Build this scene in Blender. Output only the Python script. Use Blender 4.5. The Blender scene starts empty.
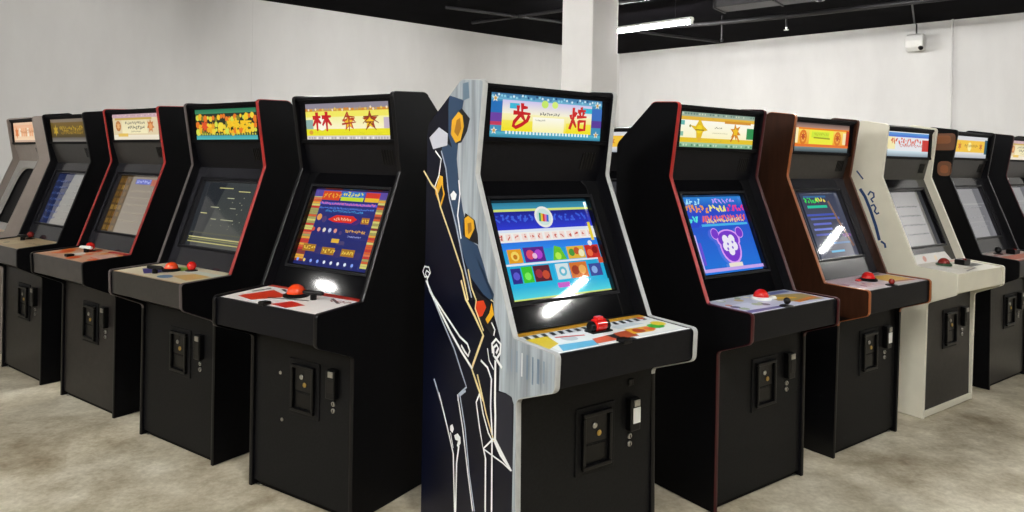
import bpy, bmesh, math, random
from mathutils import Vector, Matrix

C = bpy.context.scene.collection
PI = math.pi

MACH = {
    'C': {'pose': [0.311, 2.603, 0.625], 'W': 0.668, 'pf': [[0.0, 0.0], [0.013, 0.721], [-0.194, 0.802], [-0.199, 0.925], [0.036, 0.928], [0.298, 1.491], [0.253, 1.846], [0.409, 1.861], [0.68, 1.688], [0.68, 0.0]]},
    'R1': {'pose': [1.198, 3.304, 0.622], 'W': 0.692, 'pf': [[0.0, 0.0], [-0.001, 0.713], [-0.174, 0.784], [-0.177, 0.913], [0.057, 0.914], [0.292, 1.483], [0.241, 1.838], [0.403, 1.848], [0.653, 1.645], [0.653, 0.0]]},
    'R2': {'pose': [2.003, 3.912, 0.624], 'W': 0.691, 'pf': [[0.0, 0.0], [-0.013, 0.721], [-0.177, 0.785], [-0.178, 0.913], [0.066, 0.916], [0.301, 1.488], [0.25, 1.834], [0.419, 1.855], [0.667, 1.662], [0.667, 0.0]]},
    'R3': {'pose': [2.838, 4.517, 0.613], 'W': 0.687, 'pf': [[0.0, 0.0], [-0.011, 0.711], [-0.181, 0.791], [-0.183, 0.915], [0.053, 0.932], [0.277, 1.482], [0.241, 1.824], [0.419, 1.855], [0.667, 1.662], [0.667, 0.0]]},
    'R4': {'pose': [3.644, 5.11, 0.624], 'W': 0.68, 'pf': [[0.0, 0.0], [0.0, 0.714], [-0.17, 0.803], [-0.171, 0.921], [0.059, 0.936], [0.275, 1.492], [0.225, 1.827], [0.419, 1.855], [0.667, 1.662], [0.667, 0.0]]},
    'L5': {'pose': [-0.942, 3.128, -0.561], 'W': 0.669, 'pf': [[0.0, 0.0], [-0.001, 0.704], [-0.209, 0.787], [-0.209, 0.918], [0.047, 0.93], [0.274, 1.486], [0.211, 1.848], [0.445, 1.864], [0.667, 1.662], [0.667, 0.0]]},
    'L4': {'pose': [-1.764, 3.687, -0.593], 'W': 0.692, 'pf': [[0.0, 0.0], [0.0, 0.714], [-0.178, 0.799], [-0.184, 0.927], [0.081, 0.936], [0.279, 1.492], [0.221, 1.847], [0.419, 1.855], [0.667, 1.662], [0.667, 0.0]]},
    'L3': {'pose': [-2.602, 4.293, -0.602], 'W': 0.686, 'pf': [[0.0, 0.0], [0.0, 0.714], [-0.179, 0.8], [-0.186, 0.927], [0.079, 0.942], [0.284, 1.499], [0.225, 1.844], [0.419, 1.855], [0.667, 1.662], [0.667, 0.0]]},
    'L2': {'pose': [-3.408, 4.862, -0.623], 'W': 0.68, 'pf': [[0.0, 0.0], [0.0, 0.714], [-0.147, 0.793], [-0.149, 0.915], [0.086, 0.931], [0.291, 1.49], [0.227, 1.831], [0.419, 1.855], [0.667, 1.662], [0.667, 0.0]]},
    'L1': {'pose': [-4.221, 5.561, -0.695], 'W': 0.682, 'pf': [[0.0, 0.0], [0.0, 0.714], [-0.179, 0.794], [-0.182, 0.919], [0.063, 0.929], [0.284, 1.494], [0.232, 1.83], [0.419, 1.855], [0.667, 1.662], [0.667, 0.0]]},
    'R5': {'pose': [4.585, 5.849, 0.642], 'W': 0.682, 'pf': [[0.0, 0.0], [0.0, 0.714], [-0.179, 0.794], [-0.182, 0.919], [0.063, 0.929], [0.284, 1.494], [0.232, 1.83], [0.419, 1.855], [0.667, 1.662], [0.667, 0.0]]},
}
SIDE_POLY = [('steel', [(0.499, 1.803), (0.507, 1.766), (0.503, 1.643), (0.474, 1.595), (0.54, 1.624), (0.557, 1.581), (0.517, 1.51), (0.496, 1.424), (0.475, 1.371), (0.417, 1.236), (0.353, 1.143), (0.31, 1.095), (0.301, 1.09), (0.228, 1.049), (0.181, 1.035), (0.158, 1.06), (0.165, 1.038), (0.231, 1.159), (0.273, 1.224), (0.34, 1.244), (0.386, 1.358), (0.415, 1.448), (0.436, 1.549), (0.429, 1.604), (0.415, 1.696), (0.391, 1.778)]), ('lilac', [(0.661, 1.636), (0.58, 1.678), (0.507, 1.65), (0.511, 1.603), (0.626, 1.588)]), ('black', [(0.425, 1.738), (0.402, 1.746), (0.343, 1.704), (0.362, 1.656), (0.403, 1.613), (0.438, 1.609), (0.457, 1.632), (0.388, 1.686)]), ('gold', [(0.485, 1.647), (0.478, 1.703), (0.428, 1.735), (0.398, 1.718), (0.386, 1.677), (0.409, 1.622), (0.447, 1.612)]), ('amber', [(0.458, 1.656), (0.441, 1.702), (0.415, 1.71), (0.405, 1.668), (0.43, 1.637)]), ('grey', [(0.399, 1.844), (0.358, 1.846), (0.349, 1.784), (0.396, 1.776)]), ('gold', [(0.595, 1.431), (0.569, 1.482), (0.542, 1.476), (0.537, 1.433), (0.523, 1.406), (0.553, 1.349), (0.599, 1.402), (0.607, 1.441)]), ('black', [(0.58, 1.403), (0.549, 1.443), (0.536, 1.405), (0.557, 1.366)]), ('black', [(0.376, 1.304), (0.365, 1.341), (0.297, 1.319), (0.274, 1.268), (0.268, 1.229), (0.331, 1.237), (0.379, 1.256)]), ('gold', [(0.371, 1.318), (0.343, 1.332), (0.304, 1.317), (0.296, 1.288), (0.331, 1.244), (0.362, 1.25)]), ('amber', [(0.347, 1.302), (0.32, 1.308), (0.316, 1.277), (0.34, 1.26)]), ('white', [(0.48, 1.406), (0.455, 1.423), (0.43, 1.409), (0.44, 1.387), (0.467, 1.385)]), ('black', [(0.379, 1.13), (0.34, 1.108), (0.288, 1.017), (0.324, 1.01), (0.283, 1.04), (0.329, 1.068)]), ('black', [(0.284, 1.057), (0.243, 1.042), (0.18, 1.029), (0.197, 0.976), (0.155, 0.963), (0.161, 0.906), (0.216, 0.938), (0.256, 0.948), (0.287, 0.995)]), ('redor', [(0.278, 1.014), (0.227, 1.027), (0.207, 1.005), (0.233, 0.968), (0.264, 0.957), (0.283, 0.982)]), ('gold', [(0.173, 1.028), (0.156, 0.988), (0.196, 0.946), (0.212, 0.96), (0.187, 0.987)]), ('cream', [(0.181, 1.035), (0.158, 1.031), (0.173, 1.041)]), ('white', [(0.15, 0.537), (0.132, 0.547), (0.09, 0.515), (0.026, 0.468), (0.046, 0.469), (0.104, 0.494)]), ('white', [(0.418, 0.465), (0.392, 0.481), (0.371, 0.473), (0.368, 0.451), (0.387, 0.426), (0.397, 0.432), (0.388, 0.453), (0.409, 0.451)]), ('white', [(0.449, 0.493), (0.432, 0.504), (0.42, 0.489), (0.431, 0.47), (0.449, 0.475)]), ('navy', [(0.148, 0.714), (0.123, 0.716), (0.075, 0.724), (0.046, 0.722), (0.033, 0.711), (0.026, 0.468), (0.132, 0.547), (0.148, 0.707)])]
SIDE_LINE = [('cream', 0.01, [(0.703, 1.497), (0.63, 1.439), (0.59, 1.42), (0.559, 1.356), (0.471, 1.24), (0.378, 1.112), (0.332, 1.009)]), ('cream', 0.012, [(0.386, 1.078), (0.349, 1.011), (0.286, 0.96), (0.223, 0.898), (0.299, 0.757), (0.256, 0.702), (0.218, 0.658)]), ('cream', 0.008, [(0.336, 1.127), (0.309, 1.059), (0.275, 1.019), (0.282, 0.987), (0.223, 0.915)]), ('white', 0.008, [(0.606, 1.581), (0.556, 1.548), (0.573, 1.48), (0.606, 1.431)]), ('pale', 0.008, [(0.557, 1.581), (0.517, 1.51), (0.496, 1.424), (0.485, 1.389), (0.427, 1.281), (0.371, 1.15), (0.308, 1.024)]), ('white', 0.009, [(0.416, 1.466), (0.405, 1.412), (0.42, 1.328), (0.391, 1.239)]), ('white', 0.01, [(0.666, 1.036), (0.624, 0.993), (0.497, 0.92), (0.387, 0.858), (0.332, 0.843), (0.314, 0.82), (0.325, 0.798), (0.348, 0.808), (0.377, 0.828)]), ('white', 0.012, [(0.656, 1.028), (0.574, 0.953), (0.458, 0.862), (0.377, 0.806), (0.296, 0.758)]), ('pale', 0.008, [(0.635, 1.002), (0.534, 0.903), (0.429, 0.803), (0.365, 0.718), (0.333, 0.677), (0.388, 0.634), (0.396, 0.607)]), ('pale', 0.008, [(0.338, 0.662), (0.38, 0.632), (0.38, 0.634), (0.338, 0.519), (0.302, 0.353), (0.262, 0.231)]), ('white', 0.008, [(0.397, 0.631), (0.355, 0.514), (0.311, 0.35), (0.274, 0.227)]), ('white', 0.007, [(0.653, 1.05), (0.673, 1.062), (0.662, 1.078), (0.637, 1.072), (0.645, 1.054), (0.677, 1.049), (0.694, 1.069), (0.679, 1.093), (0.642, 1.094), (0.629, 1.073), (0.656, 1.044), (0.635, 0.998), (0.594, 0.964)]), ('pale', 0.01, [(0.583, 0.643), (0.526, 0.57)]), ('white', 0.009, [(0.542, 0.598), (0.473, 0.486), (0.421, 0.392), (0.403, 0.167)]), ('white', 0.01, [(0.38, 0.438), (0.395, 0.364), (0.396, 0.17)]), ('white', 0.006, [(0.445, 0.467), (0.422, 0.414)]), ('cream', 0.008, [(0.258, 0.745), (0.219, 0.669), (0.195, 0.617), (0.142, 0.535)]), ('white', 0.009, [(0.236, 0.803), (0.191, 0.788), (0.164, 0.752), (0.166, 0.673), (0.166, 0.651), (0.153, 0.553)]), ('white', 0.012, [(0.141, 0.826), (0.139, 0.681), (0.135, 0.627), (0.135, 0.542)]), ('white', 0.01, [(0.159, 0.847), (0.164, 0.88), (0.139, 0.903), (0.109, 0.891), (0.112, 0.858), (0.136, 0.831), (0.152, 0.84), (0.153, 0.87), (0.134, 0.883), (0.123, 0.873), (0.137, 0.852)]), ('white', 0.012, [(0.144, 0.838), (0.099, 0.809)]), ('white', 0.006, [(0.193, 0.857), (0.181, 0.816), (0.15, 0.79)]), ('white', 0.007, [(0.17, 0.957), (0.147, 0.935), (0.154, 0.912)]), ('white', 0.008, [(0.24, 0.678), (0.262, 0.64), (0.236, 0.552), (0.21, 0.484), (0.143, 0.544)]), ('white', 0.008, [(0.24, 0.678), (0.214, 0.611), (0.178, 0.553), (0.147, 0.53)]), ('white', 0.01, [(0.207, 0.484), (0.193, 0.454), (0.189, 0.256)]), ('white', 0.01, [(0.153, 0.536), (0.148, 0.273)]), ('white', 0.006, [(0.207, 0.484), (0.082, 0.477), (0.032, 0.468)])]


# ------------------------------------------------------------------ colours
def lin(h):
    h = h.lstrip('#')
    out = []
    for i in (0, 2, 4):
        v = int(h[i:i + 2], 16) / 255.0
        out.append(v / 12.92 if v <= 0.04045 else ((v + 0.055) / 1.055) ** 2.4)
    return (out[0], out[1], out[2], 1.0)

NAMED = dict(silver='#b9bfc4', steel='#26405e', lilac='#c3c6d3', black='#0a0b12', gold='#e0a81c', amber='#a06a10',
             grey='#5f7688', white='#eef0f0', pale='#a9b4c6', cream='#e8d39a', redor='#d8401a', navy='#0b1024')
def col(c):
    return lin(NAMED.get(c, c))

# ------------------------------------------------------------------ materials
def mat(name, base, rough=0.5, spec=0.5, metal=0.0, noise=0.0, scale=20.0, bump=0.0, emit=None, estr=0.0, coat=0.0, stretch=None):
    m = bpy.data.materials.new(name); m.use_nodes = True
    nt = m.node_tree; b = nt.nodes['Principled BSDF']
    b.inputs['Roughness'].default_value = rough
    b.inputs['Specular IOR Level'].default_value = spec
    b.inputs['Metallic'].default_value = metal
    b.inputs['Coat Weight'].default_value = coat
    b.inputs['Coat Roughness'].default_value = 0.08
    c = col(base)
    tc = nt.nodes.new('ShaderNodeTexCoord'); n = nt.nodes.new('ShaderNodeTexNoise')
    n.inputs['Scale'].default_value = scale; n.inputs['Detail'].default_value = 4
    if stretch:
        mp = nt.nodes.new('ShaderNodeMapping'); mp.inputs['Scale'].default_value = stretch
        nt.links.new(tc.outputs['Object'], mp.inputs['Vector']); nt.links.new(mp.outputs['Vector'], n.inputs['Vector'])
    else:
        nt.links.new(tc.outputs['Object'], n.inputs['Vector'])
    r = nt.nodes.new('ShaderNodeValToRGB')
    k = noise
    r.color_ramp.elements[0].position = 0.3; r.color_ramp.elements[1].position = 0.7
    r.color_ramp.elements[0].color = tuple(max(0, v * (1 - k)) for v in c[:3]) + (1,)
    r.color_ramp.elements[1].color = tuple(min(1, v * (1 + k)) for v in c[:3]) + (1,)
    nt.links.new(n.outputs['Fac'], r.inputs['Fac']); nt.links.new(r.outputs['Color'], b.inputs['Base Color'])
    if bump:
        bp = nt.nodes.new('ShaderNodeBump'); bp.inputs['Strength'].default_value = bump; bp.inputs['Distance'].default_value = 0.002
        nt.links.new(n.outputs['Fac'], bp.inputs['Height']); nt.links.new(bp.outputs['Normal'], b.inputs['Normal'])
    if emit:
        b.inputs['Emission Color'].default_value = col(emit); b.inputs['Emission Strength'].default_value = estr
    return m

def art_mat(name, estr, rough=0.3, spec=0.5, base_from_art=True, ior=1.5, coat=0.0):
    m = bpy.data.materials.new(name); m.use_nodes = True
    nt = m.node_tree; b = nt.nodes['Principled BSDF']
    a = nt.nodes.new('ShaderNodeAttribute'); a.attribute_name = 'art'
    b.inputs['Roughness'].default_value = rough; b.inputs['Specular IOR Level'].default_value = spec
    b.inputs['IOR'].default_value = ior; b.inputs['Coat Weight'].default_value = coat; b.inputs['Coat Roughness'].default_value = 0.03
    if base_from_art:
        nt.links.new(a.outputs['Color'], b.inputs['Base Color'])
    else:
        b.inputs['Base Color'].default_value = (0.01, 0.01, 0.012, 1)
    if estr:
        nt.links.new(a.outputs['Color'], b.inputs['Emission Color']); b.inputs['Emission Strength'].default_value = estr
    return m

BLACK = mat('black_laminate', '#0c0c10', 0.45, 0.14, noise=0.25, scale=60, bump=0.05)
SIDEBLK = mat('black_side_laminate', '#060608', 0.5, 0.08, noise=0.25, scale=40, bump=0.04)
FRONTBLK = mat('black_textured_panel', '#111112', 0.5, 0.14, noise=0.3, scale=90, bump=0.12)
GLOSSBLK = mat('black_gloss_acrylic', '#0a0a0c', 0.06, 0.45, noise=0.2, scale=8)
LIPGREY = mat('sheen_grey_panel', '#3f3c3a', 0.32, 0.5, noise=0.2, scale=20)  # sheen on the far lip boards, put into a lighter base colour
GREYGLOSS = mat('reflection_grey_acrylic', '#26262a', 0.14, 0.5, noise=0.2, scale=8)  # black bezel with the walls' grey reflection put into its colour
GREYFRONT = mat('sheen_black_front_panel', '#201d1c', 0.4, 0.3, noise=0.3, scale=30, bump=0.08)  # black front lightened to carry the sheen of the far cabinets
GREYPAN = mat('grey_black_panel', '#2a2827', 0.36, 0.5, noise=0.2, scale=50, bump=0.06)  # lit copy of the black boards, sheen put into the base colour
CREAM = mat('cream_white_laminate', '#dcd8c6', 0.4, 0.5, noise=0.04, scale=9)
BEIGE = mat('grey_beige_laminate', '#8f857e', 0.45, 0.4, noise=0.07, scale=10)
LTGREY = mat('light_grey_bezel', '#a8a6a2', 0.35, 0.5, noise=0.05, scale=10)
WOOD = mat('dark_brown_wood_veneer', '#2e190f', 0.3, 0.25, noise=0.35, scale=5, coat=0.1, stretch=(8, 8, 1))
WOODK = mat('copper_brown_veneer', '#3c200f', 0.28, 0.2, noise=0.6, scale=7, coat=0.1, stretch=(2, 2, 1))
SILVER = mat('streaked_silver_print', '#9aa3aa', 0.35, 0.4, noise=0.34, scale=4, stretch=(9, 9, .5))
NAVY = mat('navy_side_print', '#05081a', 0.35, 0.2, noise=0.3, scale=4)
METAL = mat('brushed_steel', '#b5b4b0', 0.3, 0.5, metal=1.0, noise=0.15, scale=60)
DKMETAL = mat('dark_cast_metal', '#1c1b1b', 0.35, 0.4, metal=0.5, noise=0.2, scale=50)
PLBLACK = mat('black_plastic', '#070708', 0.3, 0.25, noise=0.1, scale=40)
PLRED = mat('red_plastic', '#d01a14', 0.22, 0.5, noise=0.06, scale=30, coat=0.4)
PLORANGE = mat('orange_red_plastic', '#e2451a', 0.22, 0.5, noise=0.06, scale=30, coat=0.4)
PLMAROON = mat('maroon_plastic', '#7a1c18', 0.25, 0.5, noise=0.06, scale=30)
PLWHITE = mat('white_plastic', '#e6e6e2', 0.3, 0.5, noise=0.03, scale=30)
PLGREEN = mat('dark_green_plastic', '#23442a', 0.3, 0.5, noise=0.06, scale=30)
PLYEL = mat('brass_coloured_metal', '#b99a52', 0.35, 0.5, metal=0.7, noise=0.1, scale=30)
def trim_mat(name, c, spec=0.5): return mat(name, c, 0.35, spec, noise=0.08, scale=30)
TR = dict(red=trim_mat('red_t_moulding', '#96221e'), dred=trim_mat('dark_red_t_moulding', '#380e12', .3), black=trim_mat('black_t_moulding', '#0b0a0c', .2),
          grey=trim_mat('grey_brown_t_moulding', '#4c4444'), orange=trim_mat('orange_brown_t_moulding', '#8f5026'), silver=trim_mat('silver_t_moulding', '#a9abaa'),
          white=trim_mat('cream_t_moulding', '#ddd9c9'), beige=trim_mat('beige_t_moulding', '#8f857e'), brown=trim_mat('brown_t_moulding', '#4e2a16'))
ART_PRINT = art_mat('printed_overlay', 0.0, 0.35, 0.5)
ART_LIT = art_mat('backlit_marquee_print', 0.95, 0.3, 0.12, base_from_art=False)
ART_LITDIM = art_mat('dim_backlit_marquee_print', 0.6, 0.3, 0.12, base_from_art=False)
ART_SCREEN = art_mat('lit_monitor_glass', 0.9, 0.03, 0.5, base_from_art=False, ior=1.6)
ART_SCREENDIM = art_mat('faint_monitor_glass', 0.8, 0.05, 0.9, base_from_art=False, ior=2.0)

def two_tone(m, zcut):
    nt = m.node_tree; b = nt.nodes['Principled BSDF']; src = b.inputs['Base Color'].links[0].from_socket
    tc = nt.nodes.new('ShaderNodeTexCoord'); sx = nt.nodes.new('ShaderNodeSeparateXYZ'); gt = nt.nodes.new('ShaderNodeMath'); gt.operation = 'GREATER_THAN'; gt.inputs[1].default_value = zcut
    mx = nt.nodes.new('ShaderNodeMix'); mx.data_type = 'RGBA'; mx.inputs[6].default_value = (.002, .002, .0025, 1)
    nt.links.new(tc.outputs['Object'], sx.inputs[0]); nt.links.new(sx.outputs['Z'], gt.inputs[0]); nt.links.new(gt.outputs[0], mx.inputs[0]); nt.links.new(src, mx.inputs[7]); nt.links.new(mx.outputs[2], b.inputs['Base Color'])
two_tone(WOOD, .765)

# ------------------------------------------------------------------ mesh helpers
class MB:
    def __init__(s): s.bm = bmesh.new()
    def box(s, x0, x1, y0, y1, z0, z1):
        bm = s.bm
        v = [bm.verts.new(p) for p in ((x0, y0, z0), (x1, y0, z0), (x1, y1, z0), (x0, y1, z0), (x0, y0, z1), (x1, y0, z1), (x1, y1, z1), (x0, y1, z1))]
        for f in ((3, 2, 1, 0), (4, 5, 6, 7), (0, 1, 5, 4), (1, 2, 6, 5), (2, 3, 7, 6), (3, 0, 4, 7)): bm.faces.new([v[i] for i in f])
        return s
    def prism(s, poly, x0, x1):                       # poly in (depth, height)
        bm = s.bm
        a = [bm.verts.new((x0, p[0], p[1])) for p in poly]; b = [bm.verts.new((x1, p[0], p[1])) for p in poly]
        n = len(poly)
        bm.faces.new(a); bm.faces.new(list(reversed(b)))
        for i in range(n): bm.faces.new((a[i], b[i], b[(i + 1) % n], a[(i + 1) % n]))
        return s
    def slab(s, p, q, t, x0, x1):                     # board from p to q in (depth, height), thickness t on its right-hand side (inwards)
        dx, dz = q[0] - p[0], q[1] - p[1]; L = math.hypot(dx, dz); n = (dz / L * t, -dx / L * t)
        return s.prism([p, q, (q[0] + n[0], q[1] + n[1]), (p[0] + n[0], p[1] + n[1])], x0, x1)
    def lathe(s, o, axis, prof, seg=20):              # prof: (radius, distance along axis)
        bm = s.bm; ax = Vector(axis).normalized(); o = Vector(o)
        t = ax.orthogonal().normalized(); u = ax.cross(t)
        rings = []
        for r, h in prof:
            if r < 1e-6: rings.append([bm.verts.new(o + ax * h)])
            else: rings.append([bm.verts.new(o + ax * h + (t * math.cos(2 * PI * k / seg) + u * math.sin(2 * PI * k / seg)) * r) for k in range(seg)])
        for A, B in zip(rings, rings[1:]):
            for k in range(seg):
                k2 = (k + 1) % seg
                if len(A) == 1 and len(B) == 1: continue
                if len(A) == 1: bm.faces.new((A[0], B[k], B[k2]))
                elif len(B) == 1: bm.faces.new((A[k], B[0], A[k2]))
                else: bm.faces.new((A[k], B[k], B[k2], A[k2]))
        if len(rings[0]) > 1: bm.faces.new(list(reversed(rings[0])))
        if len(rings[-1]) > 1: bm.faces.new(rings[-1])
        return s
    def cyl(s, o, axis, r, h, seg=20, ch=0.0):
        pr = [(r, 0), (r, h)] if not ch else [(r - ch, 0), (r, ch), (r, h - ch), (r - ch, h)]
        return s.lathe(o, axis, pr, seg)
    def ball(s, o, r, seg=20, cut=-1.0, axis=(0, 0, 1)):
        a0 = math.asin(max(-1, cut)); n = 10
        pr = [(r * math.cos(a0 + (PI / 2 - a0) * k / n), r * math.sin(a0 + (PI / 2 - a0) * k / n)) for k in range(n + 1)]
        return s.lathe(o, axis, pr, seg)
    def tube(s, pts, r, seg=10):
        bm = s.bm; pts = [Vector(p) for p in pts]; rings = []
        for i, p in enumerate(pts):
            d = (pts[min(i + 1, len(pts) - 1)] - pts[max(i - 1, 0)]).normalized(); t = d.orthogonal().normalized(); u = d.cross(t)
            rings.append([bm.verts.new(p + (t * math.cos(2 * PI * k / seg) + u * math.sin(2 * PI * k / seg)) * r) for k in range(seg)])
        for A, B in zip(rings, rings[1:]):
            for k in range(seg): bm.faces.new((A[k], B[k], B[(k + 1) % seg], A[(k + 1) % seg]))
        bm.faces.new(list(reversed(rings[0]))); bm.faces.new(rings[-1])
        return s
    def build(s, name, m, parent=None, smooth=False, bevel=0.0, loc=None, rz=0.0):
        bm = s.bm
        bmesh.ops.recalc_face_normals(bm, faces=bm.faces[:])
        if bevel:
            es = [e for e in bm.edges if len(e.link_faces) == 2 and e.calc_face_angle(0) > 0.6]
            bmesh.ops.bevel(bm, geom=es, offset=bevel, segments=2, affect='EDGES', profile=0.5, clamp_overlap=True)
        if smooth:
            for f in bm.faces: f.smooth = True
            for e in bm.edges:
                if len(e.link_faces) == 2 and e.calc_face_angle(0) > 0.7: e.smooth = False
        me = bpy.data.meshes.new(name); bm.to_mesh(me); bm.free()
        me.materials.append(m)
        o = bpy.data.objects.new(name, me); C.objects.link(o)
        if parent: o.parent = parent
        if loc: o.location = loc
        o.rotation_euler.z = rz
        return o

def empty(name, loc, rz=0.0):
    o = bpy.data.objects.new(name, None); C.objects.link(o); o.location = loc; o.rotation_euler.z = rz; o.empty_display_size = 0.1
    return o
def tag(o, label, cat, group=None):
    o['label'] = label; o['category'] = cat
    if group: o['group'] = group
    return o
def struct(o): o['kind'] = 'structure'; return o

def fillet(pts, rad):
    out = []; n = len(pts)
    for i, p in enumerate(pts):
        r = rad.get(i, 0)
        if not r: out.append(tuple(p)); continue
        P = Vector(p); A = (Vector(pts[i - 1]) - P); B = (Vector(pts[(i + 1) % n]) - P)
        la, lb = A.length, B.length; A.normalize(); B.normalize()
        ang = A.angle(B); d = min(r / math.tan(ang / 2), la * 0.45, lb * 0.45)
        a, b = P + A * d, P + B * d
        for k in range(6):
            t = k / 5.0
            q = a * (1 - t) ** 2 + P * 2 * t * (1 - t) + b * t * t
            out.append((q.x, q.y))
    return out

# flat printed picture: many coloured shapes on one plane, one mesh, colours in a colour attribute
class Art:
    def __init__(s, O, U, V):
        s.O, s.U, s.V = Vector(O), Vector(U), Vector(V); s.N = s.U.cross(s.V).normalized()
        s.su, s.sv = s.U.length, s.V.length; s.verts = []; s.faces = []; s.cols = []; s.k = 0
    def poly(s, pts, c):
        cs = [col(q) for q in c] if isinstance(c, (list, tuple)) else [col(c)] * len(pts)
        i0 = len(s.verts)
        off = s.N * (4e-5 * s.k); s.k += 1
        for p in pts: s.verts.append(s.O + s.U * p[0] + s.V * p[1] + off)
        s.faces.append(tuple(range(i0, i0 + len(pts)))); s.cols += cs
    def rect(s, u0, v0, u1, v1, c): s.poly([(u0, v0), (u1, v0), (u1, v1), (u0, v1)], c)
    def grad(s, u0, v0, u1, v1, c0, c1): s.rect(u0, v0, u1, v1, [c0, c0, c1, c1])
    def disc(s, u, v, r, c, n=18, ry=None, rot=0.0):   # r as a fraction of the picture's height
        ry = ry or r
        pts = []
        for k in range(n):
            a = 2 * PI * k / n; x, y = r * math.cos(a), ry * math.sin(a)
            pts.append((u + (x * math.cos(rot) - y * math.sin(rot)) * s.sv / s.su, v + x * math.sin(rot) + y * math.cos(rot)))
        s.poly(pts, c)
    def star(s, u, v, r, c, n=5, inner=0.45, rot=0.0):
        pts = []
        for k in range(2 * n):
            a = PI / 2 + rot + PI * k / n; q = r if k % 2 == 0 else r * inner
            pts.append((u + q * math.cos(a) * s.sv / s.su, v + q * math.sin(a)))
        s.poly(pts, c)
    def line(s, pts, w, c, taper=False):               # w as a fraction of the picture's height
        P = [Vector((p[0] * s.su, p[1] * s.sv)) for p in pts]; h = w * s.sv / 2
        L, R = [], []
        for i, p in enumerate(P):
            d = P[min(i + 1, len(P) - 1)] - P[max(i - 1, 0)]
            if d.length < 1e-9: d = Vector((1, 0))
            d.normalize(); n = Vector((-d.y, d.x))
            k = 1.0 if not taper else 1.15 - 0.6 * i / (len(P) - 1)
            L.append(p + n * h * k); R.append(p - n * h * k)
        cc = col(c); off = s.N * (4e-5 * s.k); s.k += 1
        for i in range(len(P) - 1):
            i0 = len(s.verts)
            for q in (R[i], R[i + 1], L[i + 1], L[i]): s.verts.append(s.O + s.U * (q.x / s.su) + s.V * (q.y / s.sv) + off)
            s.faces.append((i0, i0 + 1, i0 + 2, i0 + 3)); s.cols += [cc] * 4
    def glyph(s, strokes, u, v, w, h, th, c):           # strokes on a unit square
        for st in strokes: s.line([(u + (x - 0.5) * w, v + (y - 0.5) * h) for x, y in st], th, c, taper=len(st) == 2)
    def word(s, u0, u1, v, h, c, rng, sp=1.0):          # a row of small unreadable letter marks
        u = u0
        while u < u1:
            w = rng.uniform(0.5, 0.9) * h * s.sv / s.su * sp
            for _ in range(2):
                a = (u + rng.uniform(0, w), v + rng.uniform(0, h)); b = (u + rng.uniform(0, w), v + rng.uniform(0, h))
                s.line([a, b], h * 0.28, c)
            s.line([(u, v + h * rng.choice((0, .5, 1))), (u + w, v + h * rng.choice((0, .5, 1)))], h * 0.28, c)
            u += w * 1.45
    def build(s, name, m, parent):
        me = bpy.data.meshes.new(name); me.from_pydata([tuple(v) for v in s.verts], [], s.faces)
        at = me.color_attributes.new('art', 'FLOAT_COLOR', 'CORNER')
        for i, l in enumerate(me.loops): at.data[i].color = s.cols[l.vertex_index]
        me.materials.append(m)
        # one-sided overlay: every face towards N
        bm = bmesh.new(); bm.from_mesh(me); bm.normal_update()
        fl = [f for f in bm.faces if f.normal.dot(s.N) < 0]
        if fl: bmesh.ops.reverse_faces(bm, faces=fl)
        bm.to_mesh(me); bm.free()
        o = bpy.data.objects.new(name, me); C.objects.link(o)
        if parent: o.parent = parent
        return o

BU = [[(.5, 1), (.5, .64)], [(.5, .83), (.8, .83)], [(.28, .9), (.28, .62)], [(.03, .6), (.97, .58)], [(.47, .58), (.1, .22), (.06, .06), (.2, .0), (.5, .12), (.8, .3), (.9, .52)], [(.5, .5), (.68, .28)]]
BEI = [[(.06, .66), (.1, .48)], [(.38, .78), (.3, .58)], [(.22, .96), (.22, .55), (.03, .06)], [(.22, .42), (.4, .14)], [(.66, 1), (.7, .88)], [(.46, .82), (.92, .86)], [(.56, .78), (.64, .62)], [(.82, .8), (.74, .62)], [(.42, .58), (.98, .6)],
       [(.54, .42), (.54, .02)], [(.52, .4), (.9, .42), (.88, .02)], [(.54, .05), (.9, .05)]]
LIN = [[(.04, .7), (.46, .74)], [(.26, .98), (.26, .02)], [(.25, .68), (.04, .28)], [(.27, .62), (.46, .4)], [(.52, .72), (1, .76)], [(.76, 1), (.76, 0)], [(.75, .7), (.54, .3)], [(.77, .68), (1, .3)]]
BEN = [[(.45, 1), (.1, .5)], [(.3, .78), (.9, .72)], [(.05, .36), (.98, .46)], [(.52, .74), (.52, .0)], [(.7, .68), (.9, .5)]]
DUO = [[(.48, 1), (.4, .66)], [(.1, .7), (.95, .74)], [(.42, .68), (.05, .36)], [(.5, .66), (.95, .38)], [(.45, .4), (.2, .02)], [(.45, .44), (.8, .02)], [(.2, .42), (.7, .44)]]

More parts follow.
